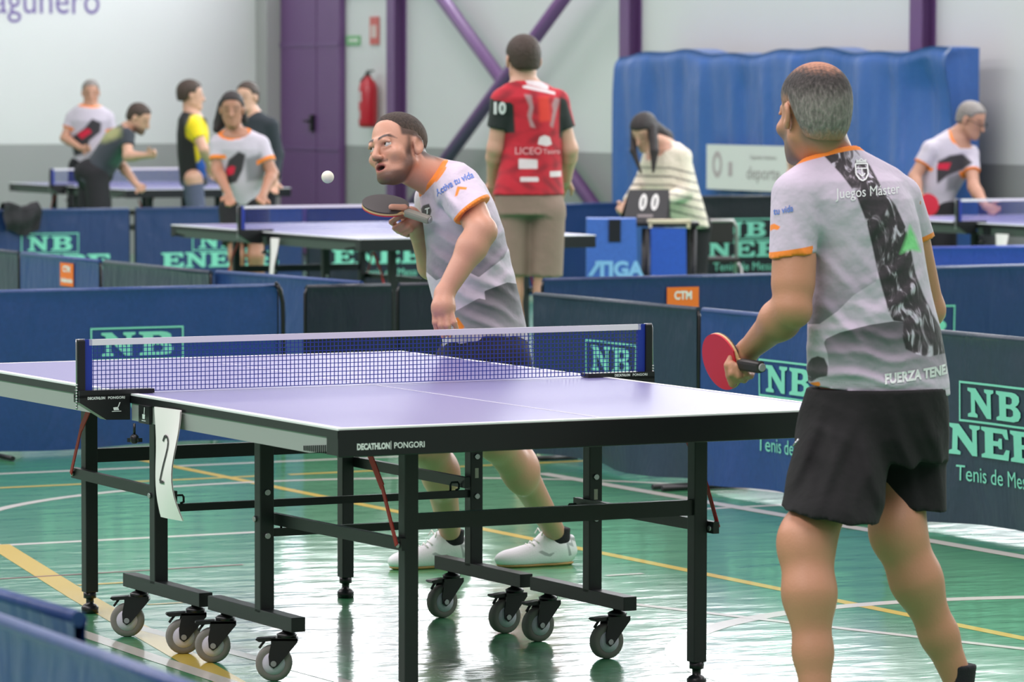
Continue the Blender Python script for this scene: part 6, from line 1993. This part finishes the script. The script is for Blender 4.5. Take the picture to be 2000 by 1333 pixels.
figure('dark-haired woman in pale club shirt ready at far end of middle table', 28.2, (453, 213, -0.05), (0.02, -1, -0.14),
       dict(neck=(458, 255), shL=(428, 283, 0), shR=(508, 283, 0), elL=(424, 334, -0.06), elR=(532, 340, -0.06), wrL=(446, 378, -0.28), wrR=(514, 380, -0.26), hdL=(450, 402, -0.34), hdR=(506, 400, -0.34), hipL=(455, 408), hipR=(498, 408), knL=(462, 500, -0.12), knR=(500, 500, -0.12), anL=fl_ank(470, 28.2), anR=fl_ank(500, 28.2)),
       [(250, 440, 484), (264, 424, 508), (292, 420, 520), (330, 428, 518), (370, 434, 514), (402, 438, 514)], M_CLUB, SKIN['olive'], 'black', 0.7, 0.62, M_BLKSH, 0.75, 0.95, 0.96, 0.010,
       club_attrs(28.1, [(438, 340), (446, 312), (466, 296), (480, 302), (474, 332), (462, 356), (440, 362)], [(442, 330), (452, 324), (460, 326), (456, 340), (444, 344)], [(478, 310), (510, 300), (516, 350), (482, 356)]),
       extra_hair=[(440, 205, 0.06, 430, 240, 0.08, 0.05, 0.045), (430, 240, 0.08, 424, 252, 0.06, 0.042, 0.03), (468, 205, 0.08, 478, 236, 0.12, 0.035, 0.025)], zl=[(-0.13, -0.10), (-0.04, -0.08), (0.0, 0.0), (0.03, 0.03), (0.055, 0.065), (0.085, 0.078)])
figure('man in dark jacket standing behind dark-haired woman', 31.8, (482, 190, 0), (-0.5, -0.85, -0.05),
       dict(neck=(494, 222), shL=(470, 242, 0.05), shR=(528, 246, -0.05), elL=(466, 300, 0.05), elR=(540, 302, -0.05), wrL=(480, 350, -0.1), wrR=(536, 352, -0.15), hipL=(478, 365), hipR=(516, 365), knL=(478, 470), knR=(516, 470), anL=fl_ank(478, 31.8), anR=fl_ank(516, 31.8)),
       [(218, 480, 510), (232, 466, 530), (262, 460, 538), (310, 464, 534), (360, 466, 534)], layered('dark_jacket_cloth', srgb(36, 44, 52), [], 0.8, (14, 0.3)), SKIN['fair'], 'brown', 0.72, 1.9, M_BLKSH, 1.5, 1.0, 0.97, 0.013, None, shirt_name='jacket', lower_name='trousers')
figure('person mostly hidden behind near man, seated before the blue mats', 29.0, (1562, 322, 0), (-0.8, -0.4, -0.25),
       dict(neck=(1574, 352), shL=(1556, 372, 0.1), shR=(1618, 372, -0.1), elL=(1562, 420, 0.1), elR=(1622, 422, -0.1), wrL=(1560, 450, -0.1), wrR=(1590, 452, -0.2), hipL=(1580, 470), hipR=(1610, 470), knL=(1560, 480, -0.35), knR=(1594, 480, -0.35), anL=fl_ank(1570, 28.6), anR=fl_ank(1600, 28.6)),
       [(348, 1562, 1592), (362, 1548, 1612), (390, 1548, 1620), (430, 1556, 1618), (468, 1558, 1616)], layered('black_top', srgb(28, 30, 34), [], 0.85, (14, 0.3)), SKIN['fair'], 'brown', 0.72, 1.9, M_BLKSH, 1.5, 1.0, 1.0, 0.013, None, shirt_name='jacket', lower_name='trousers')

# ---------------------------------------------------------------- scoring desk, boxes, chair, mats, banner
def box_px(px, py, d):
    return P(px, py, d)
# blue crash mats against the wall
MAT_B = tarp_material('blue_mat_vinyl', srgb(56, 98, 168), 0.30, 2.2, 0.5)
ya, yb = on_x(1200, 200, HX - 0.55)[1], on_x(1846, 200, HX - 0.55)[1]
mat_o = empty('crash_mat', (HX - 0.40, (ya + yb) / 2, 0)); tag(mat_o, 'tall blue vinyl crash mat wall behind scoring desk', 'mat')
LM = ya - yb
rm_ = random.Random(2)
nx, nz = 110, 40
vs = []; fs = []
def matz(u):
    return 1.90 + 0.02 * math.sin(u * 3.1) + 0.012 * math.sin(u * 9 + 1)
def matd(u, t):
    r = 0.018 * math.sin(u * 5.2 + 0.8 * math.sin(t * 3)) + 0.014 * math.sin(u * 13 + 2 * t + 1.1) + 0.008 * math.sin(u * 27 + 4 * t)
    e = max(0.0, u - (LM / 2 - 1.3)) / 1.3
    r += 0.10 * e * math.sin(3.0 * (u * 0.9 + t * 2.1)) * (1 - abs(t - 0.5))
    return r * min(1, (1 - t) * 6 + 0.15)
for j in range(nz + 1):
    for i in range(nx + 1):
        u = -LM / 2 + LM * i / nx; t = j / nz
        x = -0.15 - matd(u, t)
        if t > 0.97:
            x = -0.15 + (t - 0.97) / 0.03 * 0.05
        vs.append((x, -u, matz(u) * t + 0.005))
for j in range(nz):
    for i in range(nx):
        a = j * (nx + 1) + i
        fs.append((a, a + nx + 1, a + nx + 2, a + 1)[::-1])
n0 = len(vs)
for j in range(nz + 1):
    for i in (0, nx):
        v = vs[j * (nx + 1) + i]; vs.append((0.14, v[1], v[2]))
for j in range(nz):
    a0, a1 = j * (nx + 1), (j + 1) * (nx + 1)
    fs.append((a0, n0 + 2 * j, n0 + 2 * j + 2, a1)); fs.append((a0 + nx, a1 + nx, n0 + 2 * j + 3, n0 + 2 * j + 1))
tb = len(vs)
for i in range(nx + 1):
    v = vs[nz * (nx + 1) + i]; vs.append((0.14, v[1], v[2]))
for i in range(nx):
    fs.append((nz * (nx + 1) + i, nz * (nx + 1) + i + 1, tb + i + 1, tb + i)[::-1])
mb = MB(); mb.add(vs, fs, True); mb.build('vinyl_cover', MAT_B, mat_o)

def on_mat(px, py):
    return on_x(px, py, HX - 0.615)
a = on_mat(1381, 282); b = on_mat(1381, 369); c = on_mat(1562, 286)
bn = empty('banner', (HX - 0.615, (a[1] + c[1]) / 2, (a[2] + b[2]) / 2)); tag(bn, 'white sponsor banner hanging on blue crash mats', 'banner')
bw, bh = abs(a[1] - c[1]), a[2] - b[2]
mb = MB(); mb.box((0, 0, 0), (0.008, bw, bh)); mb.build('banner_sheet', mat('banner_white', srgb(216, 216, 216), 0.6), bn)
mb = MB()
S_ = lambda y, z: (-0.0055, -y, z)
text_mb(mb, 'deporte', bh * 0.40, lambda x, y: S_(-bw * 0.5 + bw * 0.62 + x * 1.1, -bh * 0.24 + y), 0.002)
mb.build('banner_lettering', mat('pale_grey_print', srgb(166, 160, 162), 0.6), bn)
mb = MB()
text_mb(mb, 'Organismo Autónomo', bh * 0.13, lambda x, y: S_(-bw * 0.5 + bw * 0.62 + x * 0.95, bh * 0.20 + y), 0.0005)
mb.build('banner_lettering', mat('pale_grey_print', srgb(166, 160, 162), 0.6), bn)
mb = MB()
cy_, cz_ = -bw * 0.5 + bw * 0.12, 0.02
pts = []
for i in range(25):
    an_ = 2 * PI * i / 24
    pts.append((an_, 1))
for i in range(24):
    a0 = 2 * PI * i / 24; a1_ = 2 * PI * (i + 1) / 24
    mb.add([S_(cy_ + 0.075 * math.cos(a0), cz_ + bh * 0.30 * math.sin(a0)), S_(cy_ + 0.075 * math.cos(a1_), cz_ + bh * 0.30 * math.sin(a1_)), S_(cy_ + 0.042 * math.cos(a1_), cz_ + bh * 0.17 * math.sin(a1_)), S_(cy_ + 0.042 * math.cos(a0), cz_ + bh * 0.17 * math.sin(a0))], [(0, 1, 2, 3)])
mb.build('crest_ring', mat('pale_mauve_print', srgb(178, 164, 170), 0.6), bn)
mb = MB()
mb.add([S_(cy_ + 0.17, -bh * 0.2), S_(cy_ + 0.23, -bh * 0.2), S_(cy_ + 0.23, bh * 0.12), S_(cy_ + 0.17, bh * 0.12)], [(0, 1, 2, 3)])
mb.build('crest_print', mat('pale_mauve_print', srgb(178, 164, 170), 0.6), bn)

DD = 26.98
def frame_at(px, d):
    o = P(px, 500, d); return V3(o[0], o[1], 0.0)
VR = -math.atan2(RV[1], RV[0]) * -1      # local x along the view's right
def cam_empty(name, px, d, rz=0.0):
    o = frame_at(px, d)
    return empty(name, o, math.atan2(RV[1], RV[0]) + rz)
def zat(py, d):
    return CAM[2] - (py - 174.2) * d / F_PX
mpp = lambda d: d / F_PX
# desk
dk = cam_empty('scoring_desk', 1288, DD); tag(dk, 'small black folding scoring desk behind the blue boxes', 'desk')
zd = zat(432, DD)
mb = MB(); mb.rbox((0, 0.05, zd - 0.015), (0.50, 0.34, 0.03), 0.006); mb.build('desk_top', M_BLACKP, dk)
for sx, sy in ((-0.22, -0.10), (0.22, -0.10), (-0.22, 0.17), (0.22, 0.17)):
    mb = MB(); mb.tube([(sx, sy, zd - 0.03), (sx * (1.0), sy, 0.0)], 0.014, 8); mb.build('leg', M_BLACKP, dk)
mb = MB(); mb.tube([(-0.085, -0.08, zd - 0.04), (-0.09, -0.08, 0.02)], 0.034, 10); mb.build('central_post', M_BLACKP, dk)
# towel boxes
def towel_box(px0, px1, py0, d, label, hole, rz, tsize, lean=0.0):
    m_ = mpp(d); w_ = (px1 - px0) * m_; zt = zat(py0, d)
    o = cam_empty('towel_box', (px0 + px1) / 2, d, rz); tag(o, label, 'box', 'blue towel boxes')
    M_BX = tarp_material('towel_box_blue_%s' % label[:5], srgb(58, 102, 190) if hole else srgb(34, 82, 184), 0.5, 3, 0.1)
    mb = MB()
    dp = 0.30
    tp = 0.92
    vs = [(-w_ / 2, 0, 0), (w_ / 2, 0, 0), (w_ / 2, dp, 0), (-w_ / 2, dp, 0), (-w_ / 2 * 1.0, 0.03, zt), (w_ / 2 * tp, 0.03, zt), (w_ / 2 * tp, dp - 0.03, zt), (-w_ / 2, dp - 0.03, zt)]
    mb.add(vs, [(0, 3, 2, 1), (4, 5, 6, 7), (0, 1, 5, 4), (1, 2, 6, 5), (2, 3, 7, 6), (3, 0, 4, 7)])
    mb.build('carton', M_BX, o)
    if hole:
        mb = MB(); mb.box((w_ * 0.04, 0.024, zt - 0.075), (0.075, 0.012, 0.14)); mb.build('towel_slot', mat('slot_black', srgb(14, 18, 30), 0.8), o)
    mb = MB()
    text_mb(mb, 'TIGA', tsize, lambda x, y: (w_ * 0.06 + x + tsize * 0.18, -0.004 + (zt - 0.36 + y) / zt * 0.03, zt - 0.36 + y + x * 0.03 * 0), 0.006)
    mb.add([(w_ * 0.06 - tsize * 1.35, 0.010, zt - 0.36), (w_ * 0.06 - tsize * 1.12, 0.010, zt - 0.36), (w_ * 0.06 - tsize * 0.62, 0.010, zt - 0.36 + tsize * 0.74), (w_ * 0.06 - tsize * 0.85, 0.010, zt - 0.36 + tsize * 0.74)], [(0, 1, 2, 3)])
    mb.build('box_lettering', mat('pale_blue_print', srgb(132, 186, 232), 0.5), o)
    return o
towel_box(1146, 1247, 427, 26.35, 'large blue towel box with slot left of scoring desk', True, 0.0, 0.13)
towel_box(1272, 1343, 446, 26.40, 'smaller blue towel box in front of scoring desk', False, 0.0, 0.085)
mb = MB(); mb.box((0, 0.15, 0), (0.27, 0.20, 0.02)); mb.box((-0.12, 0.06, -0.02), (0.02, 0.02, 0.04)); mb.box((0.12, 0.06, -0.02), (0.02, 0.02, 0.04))
tr = mb.build('wooden_tray', mat('pale_wood', srgb(204, 190, 164), 0.7)); q = frame_at(1308, 26.40); tr.location = (q[0], q[1], zat(446, 26.40) + 0.042); tr.rotation_euler = (0, 0, math.atan2(RV[1], RV[0]))
tag(tr, 'pale wooden tray on the smaller blue box', 'tray')
# flip scoreboard
sb = cam_empty('flip_scoreboard', 1260, 27.02, 0.10); sb.location.z = zd + 0.0; tag(sb, 'black folding flip scoreboard showing 0 0 on desk', 'scoreboard')
hh = 0.205
mb = MB(); mb.add([(-0.155, -0.10, 0), (0.125, -0.10, 0), (0.155, 0, hh), (-0.105, 0, hh), (-0.155, -0.094, 0), (0.125, -0.094, 0), (0.155, 0.006, hh), (-0.105, 0.006, hh)], [(0, 1, 2, 3), (7, 6, 5, 4), (0, 4, 5, 1), (1, 5, 6, 2), (2, 6, 7, 3), (3, 7, 4, 0)]); mb.build('front_panel', mat('scoreboard_black', srgb(44, 44, 46), 0.5), sb)
mb = MB(); mb.add([(-0.155, 0.10, 0), (0.18, 0.10, 0), (0.155, 0.006, hh), (-0.105, 0.006, hh)], [(0, 1, 2, 3)]); mb.add([(0.125, -0.09, 0), (0.18, 0.095, 0), (0.155, 0.004, hh)], [(0, 1, 2)]); mb.build('rear_panel', M_BLACKP, sb)
def sbp(x, z):
    return (x + z * 0.2 - 0.02, -0.103 + z / hh * 0.10, z)
mb = MB()
for cx_ in (-0.025, 0.052):
    for i in range(20):
        a0, a1_ = 2 * PI * i / 20, 2 * PI * (i + 1) / 20
        mb.add([sbp(cx_ + 0.024 * math.cos(a0), 0.125 + 0.052 * math.sin(a0)), sbp(cx_ + 0.024 * math.cos(a1_), 0.125 + 0.052 * math.sin(a1_)), sbp(cx_ + 0.007 * math.cos(a1_), 0.125 + 0.034 * math.sin(a1_)), sbp(cx_ + 0.007 * math.cos(a0), 0.125 + 0.034 * math.sin(a0))], [(0, 1, 2, 3)])
mb.build('score_digits', M_WHITE, sb)
mb = MB(); mb.add([sbp(-0.05, 0.030), sbp(0.05, 0.030), sbp(0.05, 0.046), sbp(-0.05, 0.046)], [(0, 1, 2, 3)]); mb.build('maker_plate', mat('plate_grey', srgb(142, 132, 132), 0.5), sb)
# folding chair
ch = cam_empty('folding_chair', 1396, 28.5, 0.15); tag(ch, 'black folding chair with grey tube frame behind scoring desk', 'chair')
M_TUBE = mat('grey_chair_tube', srgb(176, 172, 172), 0.35, metal=0.5)
zt_, zm = zat(430, 28.5), zat(462, 28.5)
mb = MB(); mb.tube([(-0.17, 0.28, 0.01), (-0.16, 0.05, 0.44), (-0.145, -0.02, zt_ - 0.04), (-0.12, -0.022, zt_), (0.12, -0.022, zt_), (0.145, -0.02, zt_ - 0.04), (0.16, 0.05, 0.44), (0.17, 0.28, 0.01)], 0.0125, 8); mb.build('back_frame', M_TUBE, ch)
mb = MB(); mb.tube([(-0.19, -0.20, 0.01), (-0.185, 0.02, 0.40), (-0.18, 0.22, 0.46)], 0.0115, 8); mb.tube([(0.19, -0.20, 0.01), (0.185, 0.02, 0.40), (0.18, 0.22, 0.46)], 0.0115, 8); mb.tube([(-0.19, -0.20, 0.012), (0.19, -0.20, 0.012)], 0.010, 8); mb.tube([(-0.18, 0.22, 0.46), (0.18, 0.22, 0.46)], 0.010, 8); mb.build('leg_frame', M_TUBE, ch)
mb = MB(); mb.rbox((0, -0.018, (zt_ + zm) / 2 - 0.015), (0.25, 0.022, zt_ - zm + 0.05), 0.008); mb.build('backrest', mat('dark_upholstery', srgb(44, 42, 42), 0.8), ch)
mb = MB(); mb.rbox((0, 0.12, 0.455), (0.34, 0.36, 0.03), 0.010); mb.build('seat', mat('dark_upholstery', srgb(44, 42, 42), 0.8), ch)
